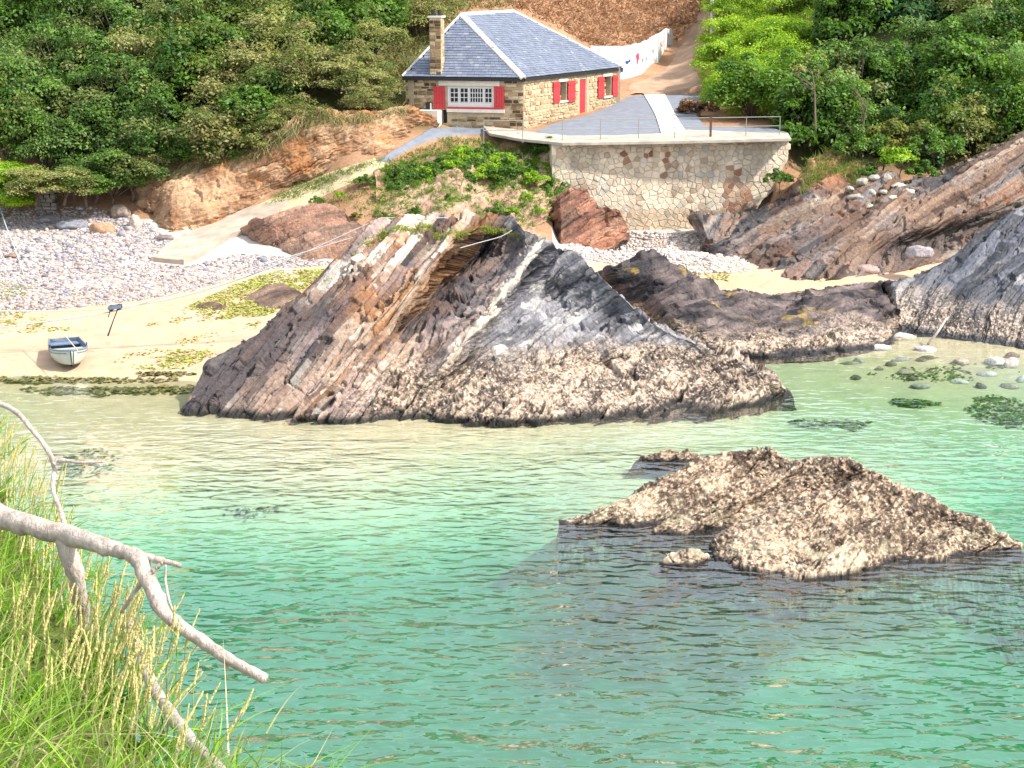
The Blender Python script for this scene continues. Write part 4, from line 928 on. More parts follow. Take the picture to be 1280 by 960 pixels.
def crown(seed, R, nclump, per, leaf, pal, base=.15, clump=.34, flat=.75, top_pal=None):
    'leaf clumps spread over and through an uneven dome; returns verts, faces, colours, clump centres'
    rs = np.random.default_rng(seed); R = np.asarray(R, float); Vs = []; Fs = []; Cs = []; ctrs = []; n = 0
    for i in range(nclump):
        u = rs.normal(size=3); u /= np.linalg.norm(u); u[2] = abs(u[2]) * 1.1 - base
        c = u * R * rs.uniform(.55, 1.05) * (1 + .22 * math.sin(3 * math.atan2(u[1], u[0]) + seed)); c[2] += R[2] * .55
        rc = clump * R.mean() * rs.uniform(.6, 1.3); k = int(per * rs.uniform(.7, 1.3))
        d = rs.normal(size=(k, 3)); d /= np.linalg.norm(d, axis=1, keepdims=True); d[:, 2] = np.where(d[:, 2] < -.3, -d[:, 2], d[:, 2])
        rad = rc * rs.uniform(.25, 1.0, k) ** .5; P = c + d * rad[:, None] * np.array([1, 1, flat])
        P += rs.normal(size=P.shape) * rc * .1
        Nr = d * .7 + np.array([0, 0, .75]) + rs.normal(size=d.shape) * .45
        f = rs.random(); col = np.asarray(pal[0]) * (1 - f) + np.asarray(pal[1]) * f
        if top_pal is not None and rs.random() < .42: col = col * .35 + np.asarray(top_pal) * .65
        cols = col * rs.uniform(.55, 1.45, (k, 1)) * (1 + rs.normal(size=(k, 3)) * .08)
        V, Fa, C = leaves(P, Nr, leaf, cols, rs, .2); Vs.append(V); Fs.append(Fa + n); Cs.append(C); n += len(V); ctrs.append(c)
    return np.vstack(Vs), np.vstack(Fs), np.vstack(Cs), ctrs
def limbs(ctrs, R, seed, r0, hb=0.0, frac=.7):
    rr = random.Random(seed); mb = MB(); zt = R[2] * .75
    tr = [(0, 0, -hb - .5), (rr.uniform(-.1, .1), rr.uniform(-.1, .1), -hb * .4), (rr.uniform(-.2, .2) * R[0], rr.uniform(-.2, .2) * R[1], zt * .5), (rr.uniform(-.2, .2) * R[0], rr.uniform(-.2, .2) * R[1], zt)]
    trp = spline(tr, 9); mb.tube(trp, np.linspace(r0, r0 * .35, 9), 7)
    for c in ctrs:
        if rr.random() > frac: continue
        s = trp[rr.randint(3, 7)]; m_ = (s + c) / 2 + np.array([rr.uniform(-.15, .15), rr.uniform(-.15, .15), .12 * R[2]]); mb.tube(spline([s, m_, c], 5), np.linspace(r0 * .35, r0 * .08, 5), 5)
    return mb
PAL = {'dark': ((.04, .10, .02), (.17, .28, .06)), 'olive': ((.10, .14, .03), (.35, .36, .12)), 'mid': ((.05, .12, .02), (.15, .27, .045)),
       'bright': ((.18, .34, .02), (.40, .56, .06)), 'ivy': ((.07, .16, .02), (.22, .36, .055)), 'fern': ((.04, .11, .03), (.09, .20, .06)), 'yellow': ((.14, .17, .03), (.27, .26, .06)), 'brown': ((.16, .085, .045), (.30, .18, .10))}
PROTO = {}
def proto(key, seed, R, nclump, per, leaf, pal, r0, hb=.4, top=None, m='leaf', **k):
    V, Fa, C, ct_ = crown(seed, R, nclump, per, leaf, PAL[pal], top_pal=top, **k)
    cm = mesh('crown', V, Fa, M[m], smooth=False, col=C); lb = limbs(ct_, R, seed, r0, hb); tm = mesh('trunk', lb.V, lb.F, M['bark'], smooth=True)
    PROTO[key] = (cm, tm)
YT = (.42, .41, .18)
proto('dark1', 1, (1.9, 1.9, 2.3), 46, 190, .19, 'dark', .13, top=(.24, .26, .09))
proto('dark2', 2, (2.2, 2.0, 2.0), 50, 190, .17, 'dark', .14, top=(.16, .24, .07))
proto('dark3', 3, (1.6, 1.7, 2.7), 44, 190, .21, 'mid', .12)
proto('olive1', 4, (1.8, 1.8, 2.2), 46, 190, .17, 'olive', .12, top=YT)
proto('olive2', 5, (2.1, 1.9, 1.9), 46, 190, .16, 'olive', .12, top=(.28, .25, .11))
proto('mid1', 6, (1.8, 2.0, 2.4), 46, 190, .20, 'mid', .13, top=(.16, .20, .05))
proto('ivy1', 7, (1.7, 1.7, 2.8), 50, 190, .17, 'ivy', .13, top=(.22, .34, .11))
proto('ivy2', 8, (1.9, 1.8, 2.2), 46, 190, .18, 'ivy', .12)
proto('fern1', 9, (1.7, 1.7, 1.7), 40, 170, .30, 'fern', .1, top=(.09, .17, .06))
proto('bright1', 10, (1.9, 1.9, 1.2), 44, 330, .11, 'bright', .08, top=(.34, .48, .08))
proto('bright2', 11, (1.8, 1.9, 1.1), 44, 330, .11, 'bright', .08)
proto('shrub1', 12, (.9, .9, .6), 22, 150, .13, 'mid', .03, hb=.1, top=(.15, .25, .05))
proto('shrub2', 13, (.8, .8, .7), 20, 150, .12, 'bright', .03, hb=.1)
proto('shrub3', 14, (.8, .8, .6), 20, 140, .13, 'yellow', .03, hb=.1)
proto('brownb', 15, (1.0, 1.0, .55), 20, 120, .16, 'brown', .03, hb=.1, m='dryleaf')
def plant(key, X, Y, sc, name, label, cat, group, sink=.1, dz=0.0):
    z = float(hz(X, Y)) - sink + dz; o = thing(name, label, cat, (X, Y, z), random.uniform(0, 6.28), group)
    sx = sc * random.uniform(.9, 1.12); o.scale = (sx, sc * random.uniform(.9, 1.12), sc * random.uniform(.9, 1.12))
    cm, tm = PROTO[key]; link('crown', cm, o); link('trunk', tm, o); return o
# left wood: rows going up the hill
random.seed(21)
rows = [(77.0, -24.8, -11.5, 7, 'lowest row of the left wood'), (79.6, -25.5, -8.6, 8, 'second row of the left wood'), (82.6, -26.5, -9.2, 9, 'third row of the left wood'),
        (86.2, -28, -8.6, 9, 'fourth row of the left wood'), (90.4, -29, -6.8, 9, 'fifth row of the left wood'), (95, -30, -4.6, 9, 'topmost row of the left wood'), (100.5, -31, -3.0, 8, 'hilltop row of the left wood')]
DESC = {'dark1': 'dark green leafy tree', 'dark2': 'dense dark evergreen tree', 'dark3': 'tall deep green tree', 'olive1': 'olive green tree with yellowish tips', 'olive2': 'dull olive bushy tree', 'mid1': 'mid green leafy tree',
        'ivy1': 'tall ivy-covered tree', 'ivy2': 'green ivy-clad bush', 'fern1': 'dark fern-like bush', 'bright1': 'rounded bright green bush', 'bright2': 'low bright green bush'}
for Y, x0, x1, n, rn in rows:
    for i in range(n):
        X = x0 + (x1 - x0) * (i + .5 + random.uniform(-.25, .25)) / n; px = pix(np.array([X, Y, 6.0]))[0]
        key = random.choice(['olive1', 'olive2', 'olive1', 'mid1'] if px > 330 or (px > 240 and random.random() < .5) else ['dark1', 'dark2', 'dark3', 'dark1', 'dark2', 'mid1', 'olive1'])
        plant(key, X, Y + random.uniform(-.7, .7), random.uniform(.9, 1.2), 'tree', '%s, %s from left, %s' % (DESC[key], ORD[i], rn), 'tree', 'trees of the left wood')
# right wood and the bright bushes beside the road
random.seed(5)
rows = [(80.0, 13.8, 27, 8, 'lowest row of the right wood'), (83.6, 15.2, 29, 7, 'second row of the right wood'), (88.2, 16.4, 30, 6, 'third row of the right wood'), (93.5, 17.5, 32, 6, 'upper row of the right wood'), (99.5, 19, 34, 6, 'hilltop row of the right wood')]
for Y, x0, x1, n, rn in rows:
    for i in range(n):
        X = x0 + (x1 - x0) * (i + .5 + random.uniform(-.25, .25)) / n; key = random.choice(['ivy1', 'ivy2', 'fern1', 'dark1', 'mid1', 'dark3', 'olive1', 'fern1', 'dark2'])
        plant(key, X, Y + random.uniform(-.6, .6), random.uniform(.95, 1.25), 'tree', '%s, %s from left, %s' % (DESC[key], ORD[i], rn), 'tree', 'trees of the right wood', 1.3)
k = 0
for X, Y, s, key in [(12.4,84.5,.95,'ivy2'),(14.2,83.6,.9,'ivy2'),(12.3,87.5,1.05,'bright1'),(14.4,87.5,1.0,'bright1'),(12.6,91,1.05,'bright2'),(14.8,91.5,1.15,'bright1'),(12.9,95,1.1,'bright1'),(15.6,95.8,1.2,'bright2'),
                     (13.6,99.5,1.15,'bright2'),(16.6,100.5,1.2,'bright1'),(14.3,104.5,1.1,'bright1'),(16.8,106,1.2,'bright2'),(15.0,110,1.15,'bright1'),(17.5,111.5,1.25,'ivy2')]:
    rows_ = ['behind the railing end', 'behind the railing end', 'beside the terrace corner', 'beside the terrace corner', 'at the foot of the dirt road', 'at the foot of the dirt road', 'beside the lower dirt road', 'beside the lower dirt road', 'halfway up the dirt road', 'halfway up the dirt road', 'beside the white pole', 'beside the white pole', 'beyond the white pole', 'beyond the white pole']
    plant(key, X, Y, s, 'bush', '%s %s, the %s of two' % (DESC[key], rows_[k], 'left one' if k % 2 == 0 else 'right one'), 'bush', 'bushes beside the dirt road'); k += 1
# ivy bank below the terrace and small shrubs
bank = [(512,212,'shrub1',.7),(530,204,'shrub1',.8),(552,190,'shrub1',.9),(575,181,'shrub2',1.0),(602,182,'shrub1',1.1),(630,184,'shrub2',1.0),(658,186,'shrub1',1.1),(684,190,'shrub1',1.0),(515,210,'shrub1',.9),(543,205,'shrub1',1.0),(590,201,'shrub1',1.1),(622,204,'shrub2',1.0),(652,207,'shrub1',1.1),(688,210,'shrub1',1.0),
        (528,215,'shrub1',.7),(590,190,'shrub2',1.0),(645,196,'shrub1',1.0),(670,200,'shrub1',1.0),(570,206,'shrub2',1.0),(610,212,'shrub1',1.0),(548,212,'shrub1',.9),(505,222,'shrub1',.8),(530,218,'shrub2',.9),(560,216,'shrub1',1.0),(578,222,'shrub1',.9),(605,222,'shrub2',.9),(635,220,'shrub1',1.0),(672,218,'shrub2',1.0),(700,222,'shrub1',.9),(540,232,'shrub2',.75),(585,235,'shrub1',.55),(667,228,'shrub2',.8),(692,232,'shrub1',.9),(655,245,'shrub2',.6),(672,262,'shrub2',.55),(620,262,'shrub1',.45),(500,235,'shrub1',.6),(425,243,'shrub2',.35),(455,222,'shrub1',.5),(400,250,'shrub1',.4),(560,250,'shrub1',.45),(600,248,'shrub2',.5),(632,232,'shrub1',.6),(520,262,'shrub1',.4),(640,262,'shrub2',.4),(445,262,'shrub3',.4),(480,268,'shrub3',.45),(705,196,'shrub1',.8)]
bank = [(x, y + (13 if y < 200 else 6 if y < 214 else 0), k_, s_ * (.85 if y < 200 else 1)) for x, y, k_, s_ in bank]
for i, (px, py, key, s) in enumerate(bank):
    p = PT(px, py) + np.array([0, -.8, 0]); where = ('lining the bank top under the terrace' if i < 8 else 'halfway up the bank under the terrace' if i < 14 else 'on the earthy bank behind the big rock')
    j = i if i < 8 else i - 8 if i < 14 else i - 14; o_ = sorted(range(14, len(bank)), key=lambda q: bank[q][0]); j = o_.index(i) if i >= 14 else j
    plant(key, p[0], p[1], s * .95, 'shrub', 'small green shrub %s, %s from left' % (where, ORD[j]), 'shrub', 'shrubs on the bank', -.15)
rgt = [(1078,186,'shrub1',1.3),(1105,184,'shrub3',1.5),(1140,182,'shrub3',1.4),(1168,190,'shrub1',1.4),(1125,205,'shrub2',1.1),(1085,215,'shrub1',.7),(1150,215,'shrub1',.8),(975,222,'shrub1',.7),(1275,180,'shrub3',.9),(1282,290,'shrub3',.5)]
for i, (px, py, key, s) in enumerate(rgt):
    Y = [75.6, 75.8, 75.8, 75.4, 74.2, 74.2, 74.0, 75.5, 76.2, 62.0][i]; p = PY(px, py, Y); o = thing('shrub', ['green shrub above the pale stones, left end of the row', 'yellowish shrub above the pale stones', 'yellow-green shrub left of the bare layered rock', 'green shrub at the right end of the cliff-top row', 'bright shrub just above the pale stones', 'small shrub left of the pale stones under the cliff-top row', 'small green shrub over the right side of the pale stones', 'green shrub in the gap right of the retaining wall', 'yellowish shrub on the cliff top at the right edge', 'small yellow-green shrub on the blue-black rock at the right edge'][i], 'shrub', tuple(p - np.array([0, 0, .35])), random.uniform(0, 6), 'shrubs on the right cliff')
    o.scale = (s, s, s); link('crown', PROTO[key][0], o); link('trunk', PROTO[key][1], o)
p = PY(872, 140, 86); o = thing('shrub', 'dead brown shrub at the edge of the terrace behind the railing', 'shrub', tuple(p - np.array([0, 0, .2]))); link('crown', PROTO['brownb'][0], o); link('trunk', PROTO['brownb'][1], o); o.scale = (1.1, 1.1, .9)
# overgrown stone ruin at the left edge of the beach
def ruin():
    p = PT(58, 262); r = thing('ruin', 'narrow ruined stone pillar under an overgrown arch of bushes at the left', 'ruin', tuple(p)); k = 0; z = -.2
    while z < 1.3:
        h = random.uniform(.13, .24); x = -.42
        while x < .4:
            w_ = random.uniform(.22, .45); mb = MB(); j = lambda: random.uniform(-.03, .03)
            mb.hexa([(x + j(), -.3 + j(), z), (x + w_ - .03 + j(), -.3 + j(), z), (x + w_ - .03, .3, z), (x, .3, z)], [(x + j(), -.3 + j(), z + h - .02), (x + w_ - .03 + j(), -.3 + j(), z + h - .02), (x + w_ - .03, .3, z + h - .02), (x, .3, z + h - .02)], tuple(np.array((.34, .31, .28)) * random.uniform(.6, 1.3)))
            mb.build('stone', M['stone'], r); x += w_
        z += h
ruin()
for i, (px, py, Y, s, key) in enumerate([(10,222,73.6,.8,'bright2'),(45,214,73.2,.75,'olive1'),(80,216,73.2,.7,'olive1'),(108,222,73.4,.6,'mid1'),(0,190,74.6,.9,'bright1')]):
    p = PY(px, py, Y); q = thing('bush', ['bright green bush left of the ruined pillar', 'yellowish bush arching over the ruined pillar', 'drooping olive bush right over the ruined pillar', 'green bush at the right end of the overgrown arch', 'bright bush at the left edge above the arch'][i], 'bush', tuple(p - np.array([0, .3, 1.6 * s])), i * 1.3, 'bushes over the ruin'); q.scale = (s, s, s * .55)
    link('crown', PROTO[key][0], q); link('trunk', PROTO[key][1], q)
for i, (px, py, Y, s, key) in enumerate([(118,228,74.6,.8,'dark2'),(142,236,74.4,.75,'dark1'),(164,226,74.6,.8,'dark1'),(190,214,75.2,.6,'olive1'),(222,204,75.4,.55,'mid1'),(255,200,75.5,.55,'olive2'),(285,196,75.5,.6,'dark2'),(318,186,75.6,.6,'olive1'),(345,168,75.8,.6,'olive1'),(372,150,76.2,.65,'olive2'),(30,236,74.6,.55,'dark2'),(92,232,74.5,.6,'dark1'),(455,132,77.5,.6,'olive2'),(462,116,79,.6,'olive1'),(448,88,81,.8,'olive2'),(470,60,85,.75,'olive1'),(425,112,79,.8,'olive1')]):
    p = PY(px, py, Y); q = thing('bush', '%s over the earth bank edge, %s from left' % (DESC[key].replace('tree', 'bush').replace('bushy bush', 'bush'), ORD[i]), 'bush', tuple(p - np.array([0, 0, .6 * s])), i * 1.7, 'bushes along the earth bank'); q.scale = (s, s, s * .7)
    link('crown', PROTO[key][0], q); link('trunk', PROTO[key][1], q)
# bare trees among the leaves
M['greybark'] = mat('grey_bark', (.2, .15, .1), scale=15, amt=.3, rough=.9)
def bare_tree(px, py, Y, hgt, lean, seed, label, m='greybark'):
    rr = random.Random(seed); p = PY(px, py, Y); o = thing('tree', label, 'tree', tuple(p)); tr = spline([(0, 0, -.6), (lean * .3, 0, hgt * .35), (lean * .6, -.1, hgt * .7), (lean, 0, hgt)], 12)
    V_, F_ = tube(tr, np.linspace(.06, .018, 12), 7); obj('trunk', V_, F_, M[m], o)
    for k in range(9):
        s = tr[rr.randint(4, 11)]; d = np.array([rr.uniform(-1, 1), rr.uniform(-.6, .2), rr.uniform(.3, 1.1)]); L_ = rr.uniform(.6, 1.5)
        V_, F_ = tube(spline([s, s + d * L_ * .5 + np.array([0, 0, .1]), s + d * L_], 6), np.linspace(.022, .006, 6), 5); obj('branch', V_, F_, M[m], o)
bare_tree(1076, 180, 77.2, 2.2, .2, 4, 'thin bare trunk above the red earth face on the right'); bare_tree(1020, 152, 78.2, 2.4, -.3, 5, 'gnarled bare trunk at the top of the red earth face')

# ------------------------------------------------------------------ grass and dead bracken, not countable
def blades(P, n_per, spread, ln, wd, pal, seed, lean=.5, seg=3, dirv=None):
    rs = np.random.default_rng(seed); k = len(P) * n_per; B = np.repeat(P, n_per, 0) + rs.normal(size=(k, 3)) * np.array([spread, spread, spread * .1])
    d = rs.normal(size=(k, 3)) * lean; d[:, 2] = 1
    if dirv is not None: d += np.asarray(dirv)
    d /= np.linalg.norm(d, axis=1, keepdims=True); l = (ln * rs.uniform(.5, 1.3, k))[:, None]; s = np.cross(d, rs.normal(size=(k, 3))); s /= np.linalg.norm(s, axis=1, keepdims=True)
    bend = rs.normal(size=(k, 3)) * .35; bend[:, 2] = -np.abs(bend[:, 2]) - .1; rows_ = []
    for j in range(seg + 1):
        t = j / seg; c = B + d * l * t + bend * l * t * t; w_ = wd * (1 - t * .92)
        rows_.append(np.stack([c - s * w_ / 2, c + s * w_ / 2], 1))
    V = np.stack(rows_, 1).reshape(k, -1, 3); m_ = (seg + 1) * 2; base = (np.arange(k) * m_)[:, None, None]
    q = np.array([[2 * j, 2 * j + 1, 2 * j + 3, 2 * j + 2] for j in range(seg)])[None]; Fa = (base + q).reshape(-1, 4)
    f = rs.random((k, 1)); col = np.asarray(pal[0]) * (1 - f) + np.asarray(pal[1]) * f; return V.reshape(-1, 3), Fa, np.repeat(col * rs.uniform(.7, 1.25, (k, 1)), m_, 0)
def scatter(poly, n, seed, off=0.0):
    rs = np.random.default_rng(seed); x0, y0 = np.min(poly, 0); x1, y1 = np.max(poly, 0); px = rs.uniform(x0, x1, n * 3); py = rs.uniform(y0, y1, n * 3)
    k = in_poly(px, py, poly); px, py = px[k][:n], py[k][:n]; p = PT(px, py); p[:, 2] += off; return p
p = scatter([(600,-40),(905,-40),(872,20),(845,50),(838,36),(800,55),(740,58),(700,35),(640,10)], 2000, 1)
V, Fa, C_ = blades(p, 8, .3, .55, .09, ((.30, .15, .08), (.56, .36, .22)), 2, .9, 2); tag(obj('dead_bracken', V, Fa, M['dryleaf'], col=C_, smooth=False), kind='stuff')
p = scatter([(440,-10),(600,-40),(640,8),(560,14),(520,60),(500,110),(495,150),(470,150),(480,60)], 900, 3)
V, Fa, C_ = blades(p, 9, .25, .5, .06, ((.10, .10, .03), (.30, .27, .10)), 4, .7, 2); tag(obj('grass', V, Fa, M['dryleaf'], col=C_, smooth=False), kind='stuff')
p = np.vstack([scatter([(330,262),(352,240),(420,215),(478,198),(480,203),(430,222),(372,248)], 500, 5), scatter([(480,205),(560,172),(700,180),(705,235),(600,215),(520,212),(490,225)], 900, 6), scatter([(385,240),(480,212),(520,240),(470,275),(400,268)], 140, 7)])
V, Fa, C_ = blades(p, 8, .12, .3, .03, ((.08, .15, .02), (.22, .28, .06)), 8, .6, 2); tag(obj('grass', V, Fa, M['grass'], col=C_, smooth=False), kind='stuff')
p = scatter([(880,112),(872,80),(890,40),(915,-30),(1020,-30),(1015,130),(950,150),(900,140)], 1700, 12)
V, Fa, C_ = blades(p, 9, .2, .5, .04, ((.18, .36, .02), (.40, .56, .06)), 13, .6, 2); tag(obj('grass', V, Fa, M['grass'], col=C_, smooth=False), kind='stuff')
# pale dry grass hanging over the lip of the earth bank, and a little on the red earth at the right
rs = np.random.default_rng(19); Ge = pe1[0]; ii = rs.integers(20 + 100, 20 + 124, 420); jj = rs.integers(4, 300, 420); Pe = Ge[ii, jj]
V, Fa, C_ = blades(Pe, 7, .1, .55, .03, ((.16, .17, .05), (.44, .38, .19)), 20, .5, 3, (0, -.9, -1.5)); tag(obj('grass', V, Fa, M['dryleaf'], col=C_, smooth=False), kind='stuff')
Gk = pcl[0]; jx = np.clip(((rs.uniform(1000, 1075, 260) - 872) / (1350 - 872) * 539).astype(int), 0, 539); Pk = Gk[rs.integers(20 + 188, 20 + 236, 260), jx]
V, Fa, C_ = blades(Pk, 7, .12, .4, .035, ((.10, .17, .03), (.30, .34, .09)), 22, .6, 2, (0, -.3, 0)); tag(obj('grass', V, Fa, M['grass'], col=C_, smooth=False), kind='stuff')
Gb = pe2[0]; vb = 20 + (110 * (1 - rs.random(1300) ** 1.7 * .85)).astype(int); Pb = Gb[np.minimum(vb, 20 + 112), rs.integers(2, 238, 1300)]; Pb = Pb[n3(Pb, .9, 2) > -.22]
V, Fa, C_ = blades(Pb, 9, .1, .34, .035, ((.06, .15, .02), (.22, .34, .05)), 24, .6, 2, (0, -.5, -.3)); tag(obj('grass', V, Fa, M['grass'], col=C_, smooth=False), kind='stuff')
# grass along the crest of the big rock
Gc, mxc, myc = CROCK; rs = np.random.default_rng(9); ii = rs.integers(8 + 326, 8 + 336, 330); xs = np.concatenate([rs.normal(520, 40, 90), rs.normal(600, 25, 160), rs.normal(490, 18, 80)]); jj = np.clip(((xs - 226) / (990 - 226) * 639).astype(int), 0, 639)
V, Fa, C_ = blades(Gc[ii, jj], 7, .07, .2, .025, ((.16, .24, .03), (.36, .38, .08)), 10, .7, 2); tag(obj('grass', V, Fa, M['grass'], col=C_, smooth=False), kind='stuff')
# ------------------------------------------------------------------ pebbles, boulders, algae, seaweed
_ph = (1 + 5 ** .5) / 2
ICO = np.array([(-1, _ph, 0), (1, _ph, 0), (-1, -_ph, 0), (1, -_ph, 0), (0, -1, _ph), (0, 1, _ph), (0, -1, -_ph), (0, 1, -_ph), (_ph, 0, -1), (_ph, 0, 1), (-_ph, 0, -1), (-_ph, 0, 1)]) / 1.9
ICF = np.array([(0, 11, 5), (0, 5, 1), (0, 1, 7), (0, 7, 10), (0, 10, 11), (1, 5, 9), (5, 11, 4), (11, 10, 2), (10, 7, 6), (7, 1, 8), (3, 9, 4), (3, 4, 2), (3, 2, 6), (3, 6, 8), (3, 8, 9), (4, 9, 5), (2, 4, 11), (6, 2, 10), (8, 6, 7), (9, 8, 1)])
def pebbles(P, size, pal, seed):
    rs = np.random.default_rng(seed); n = len(P); s = size * np.exp(rs.normal(0, .42, n)); a = rs.uniform(0, 6.28, n)
    sc = s[:, None] * np.stack([rs.uniform(.8, 1.35, n), rs.uniform(.6, 1, n), rs.uniform(.35, .65, n)], -1)
    T = ICO[None] * (1 + rs.normal(0, .12, (n, 12, 1))) * sc[:, None, :]
    ca, sa = np.cos(a)[:, None], np.sin(a)[:, None]; X = T[..., 0] * ca - T[..., 1] * sa; Y = T[..., 0] * sa + T[..., 1] * ca
    V = np.stack([X, Y, T[..., 2]], -1) + (P + np.stack([0 * s, 0 * s, sc[:, 2] * .35], -1))[:, None]
    Fa = (np.arange(n)[:, None, None] * 12 + ICF[None]).reshape(-1, 3); pal = np.asarray(pal); c = pal[rs.integers(0, len(pal), n)] * rs.uniform(.75, 1.2, (n, 1))
    return V.reshape(-1, 3), Fa, np.repeat(c, 12, 0)
PP = [(.46, .41, .41), (.34, .31, .34), (.56, .50, .48), (.46, .33, .28), (.28, .27, .31), (.46, .37, .31), (.18, .17, .19), (.52, .44, .38)]
pz = [(-40,262),(-40,398),(60,388),(140,380),(235,366),(330,338),(425,330),(380,322),(300,318),(232,334),(190,330),(215,300),(180,276),(110,258)]
p = scatter(pz, 15500, 31); s_ = n3(p, .5, 2)
V, Fa, C_ = pebbles(p, .048, PP, 32); tag(obj('pebbles', V, Fa, M['pebble'], col=C_, smooth=False), kind='stuff')
p = scatter([(40,275),(170,275),(215,300),(120,340),(20,330)], 450, 33); V, Fa, C_ = pebbles(p, .11, PP, 34); tag(obj('cobbles', V, Fa, M['pebble'], col=C_, smooth=False), kind='stuff')
p = scatter([(705,300),(790,290),(905,292),(940,318),(935,340),(880,342),(800,338),(725,322)], 4000, 35)
V, Fa, C_ = pebbles(p, .06, [(.66, .60, .55), (.56, .48, .44), (.70, .64, .60), (.48, .42, .40), (.60, .50, .42)], 36); tag(obj('gravel', V, Fa, M['pebble'], col=C_, smooth=False), kind='stuff')
def boulder(px, py, Y, s, col, label, seed, zoff=0.0, sub=16, m='rock', rough=.22):
    'irregular stone: a rounded block broken by flat faces'
    rs = np.random.default_rng(seed); th, ph = np.meshgrid(np.linspace(0, 2 * math.pi, sub * 2 + 1)[:-1], np.linspace(.02, math.pi - .02, sub)); D = np.stack([np.cos(th) * np.sin(ph), np.sin(th) * np.sin(ph), np.cos(ph)], -1)
    r = np.full(th.shape, 1.0)
    for _ in range(9):
        n_ = unit(rs.normal(size=3)); d = rs.uniform(.6, .95); q = D @ n_; r = np.minimum(r, np.where(q > .05, d / np.maximum(q, .05), 9))
    P3 = D * (r * (1 + rough * n3(D * 1.0 + seed * 3.1, 2.0, 3)))[..., None]; V = P3 * np.asarray(s); a = rs.uniform(-.4, .4); V = np.stack([V[..., 0] * math.cos(a) - V[..., 1] * math.sin(a), V[..., 0] * math.sin(a) + V[..., 1] * math.cos(a), V[..., 2]], -1)
    c = np.asarray(col) * (1 + .5 * n3(D * 2 + seed, 1.5, 3))[..., None]; nv, nu = th.shape; i = np.arange(nv * nu).reshape(nv, nu); j = np.roll(i, -1, 1)
    Fa = [tuple(f) for f in np.stack([i[:-1], i[1:], j[1:], j[:-1]], -1).reshape(-1, 4)] + [tuple(i[0]), tuple(i[-1][::-1])]
    p = PT(px, py) if Y is None else PY(px, py, Y); o = obj('stone', V.reshape(-1, 3), Fa, M[m], col=c.reshape(-1, 3)); o.location = tuple(p + np.array([0, 0, s[2] * .3 + zoff])); return tag(o, label, 'stone')
for a in [(128,291,None,(.62,.4,.4),(.48,.28,.17),'rounded orange boulder on the pebbles below the dark hollow',1),(92,285,None,(.8,.5,.32),(.26,.26,.29),'flat grey boulder on the pebbles left of the orange one',2),(170,284,None,(.3,.3,.5),(.55,.46,.38),'upright pale stone beside the dark hollow of the bank',3),
          (203,300,None,(.5,.3,.2),(.22,.18,.17),'dark stone on the pebbles beside the slipway',4),(14,322,None,(.3,.22,.12),(.26,.15,.12),'dark red stone on the pebbles at the left edge',5),(60,276,None,(.55,.4,.25),(.32,.3,.3),'grey stone at the foot of the ruined pillar',6),
          (150,270,None,(.5,.4,.42),(.36,.28,.22),'brown stone deep in the dark hollow of the bank',7),(1100,437,None,(.42,.26,.15),(.55,.52,.49),'flat white stone at the water edge in front of the ledge',8),(1156,438,None,(.4,.22,.12),(.5,.46,.44),'long whitish stone in the shallows below the blue-black rock',9),
          (1243,456,None,(.36,.26,.22),(.62,.58,.54),'white stone in the shallows at the right, the larger of two',10),(1262,458,None,(.32,.28,.25),(.62,.5,.44),'pinkish stone beside the larger white stone in the shallows',11),(1050,441,None,(.7,.35,.22),(.34,.2,.13),'flat brown stone at the water edge under the ledge',12),
          (1128,424,None,(.6,.4,.22),(.6,.5,.42),'tan stone between the ledge and the blue-black rock',13),(1085,340,None,(.55,.4,.25),(.4,.28,.24),'reddish stone on the sand strip below the cliff',14),(1150,318,65,(.6,.5,.3),(.42,.36,.36),'grey stone at the foot of the cliff above the blue-black rock',15)]:
    boulder(*a)
rs0 = random.Random(4); k = 0
for px, py in [(1062,240),(1078,232),(1092,226),(1108,228),(1122,236),(1070,252),(1088,246),(1104,244),(1118,252),(1136,246),(1146,256),(1128,272),(1098,258),(1084,262)]:
    g_ = rs0.uniform(.85, 1.1); boulder(px, py, 73.0 - (py - 226) * .045, (rs0.uniform(.2, .52), rs0.uniform(.2, .32), rs0.uniform(.12, .22)), (.44 * g_, .40 * g_, .33 * g_), 'pale broken stone in the cliff pile, %s counting from upper left' % ORD[k], 40 + k, .1, 12, 'rock', .3); k += 1
lp = sorted((rs0.uniform(1060, 1285), rs0.uniform(442, 486)) for _ in range(18))
for i, (px, py) in enumerate(lp):      # loose stones in the shallows at the right
    g_ = rs0.uniform(.5, 1.2)
    o = boulder(px, py, None, (rs0.uniform(.18, .42), rs0.uniform(.15, .3), rs0.uniform(.08, .16)), tuple(np.array([(.36, .28, .22), (.18, .14, .12), (.5, .44, .4)][i % 3]) * g_), 'small %s stone in the shallows at the right, %s from left' % (('tan', 'dark', 'pale')[i % 3], ORD[i]), 70 + i, -.02, 8); o['group'] = 'loose stones in the right shallows'
def mat_of(P, size, pal, seed, up=.02, tilt=.25, asp=.7):
    rs = np.random.default_rng(seed); n = len(P); Nr = rs.normal(size=(n, 3)) * tilt; Nr[:, 2] += 1; f = rs.random((n, 1)); c = np.asarray(pal[0]) * (1 - f) + np.asarray(pal[1]) * f
    P = P + np.array([0, 0, 1.0]) * (up * rs.uniform(.3, 1.2, n))[:, None]; return leaves(P, Nr, size, c, rs, 0, asp)
def patchy(poly, n, seed, f, thr):
    p = scatter(poly, n, seed); q = fbm(p[:, 0] * f, p[:, 1] * f * .45, 0 * p[:, 0] + seed, 3) + .5 * fbm(p[:, 0] * 1.7, p[:, 1] * 1.1, 0 * p[:, 0] + seed + 5, 3); return p[q + np.random.default_rng(seed).normal(0, .1, len(p)) > thr]
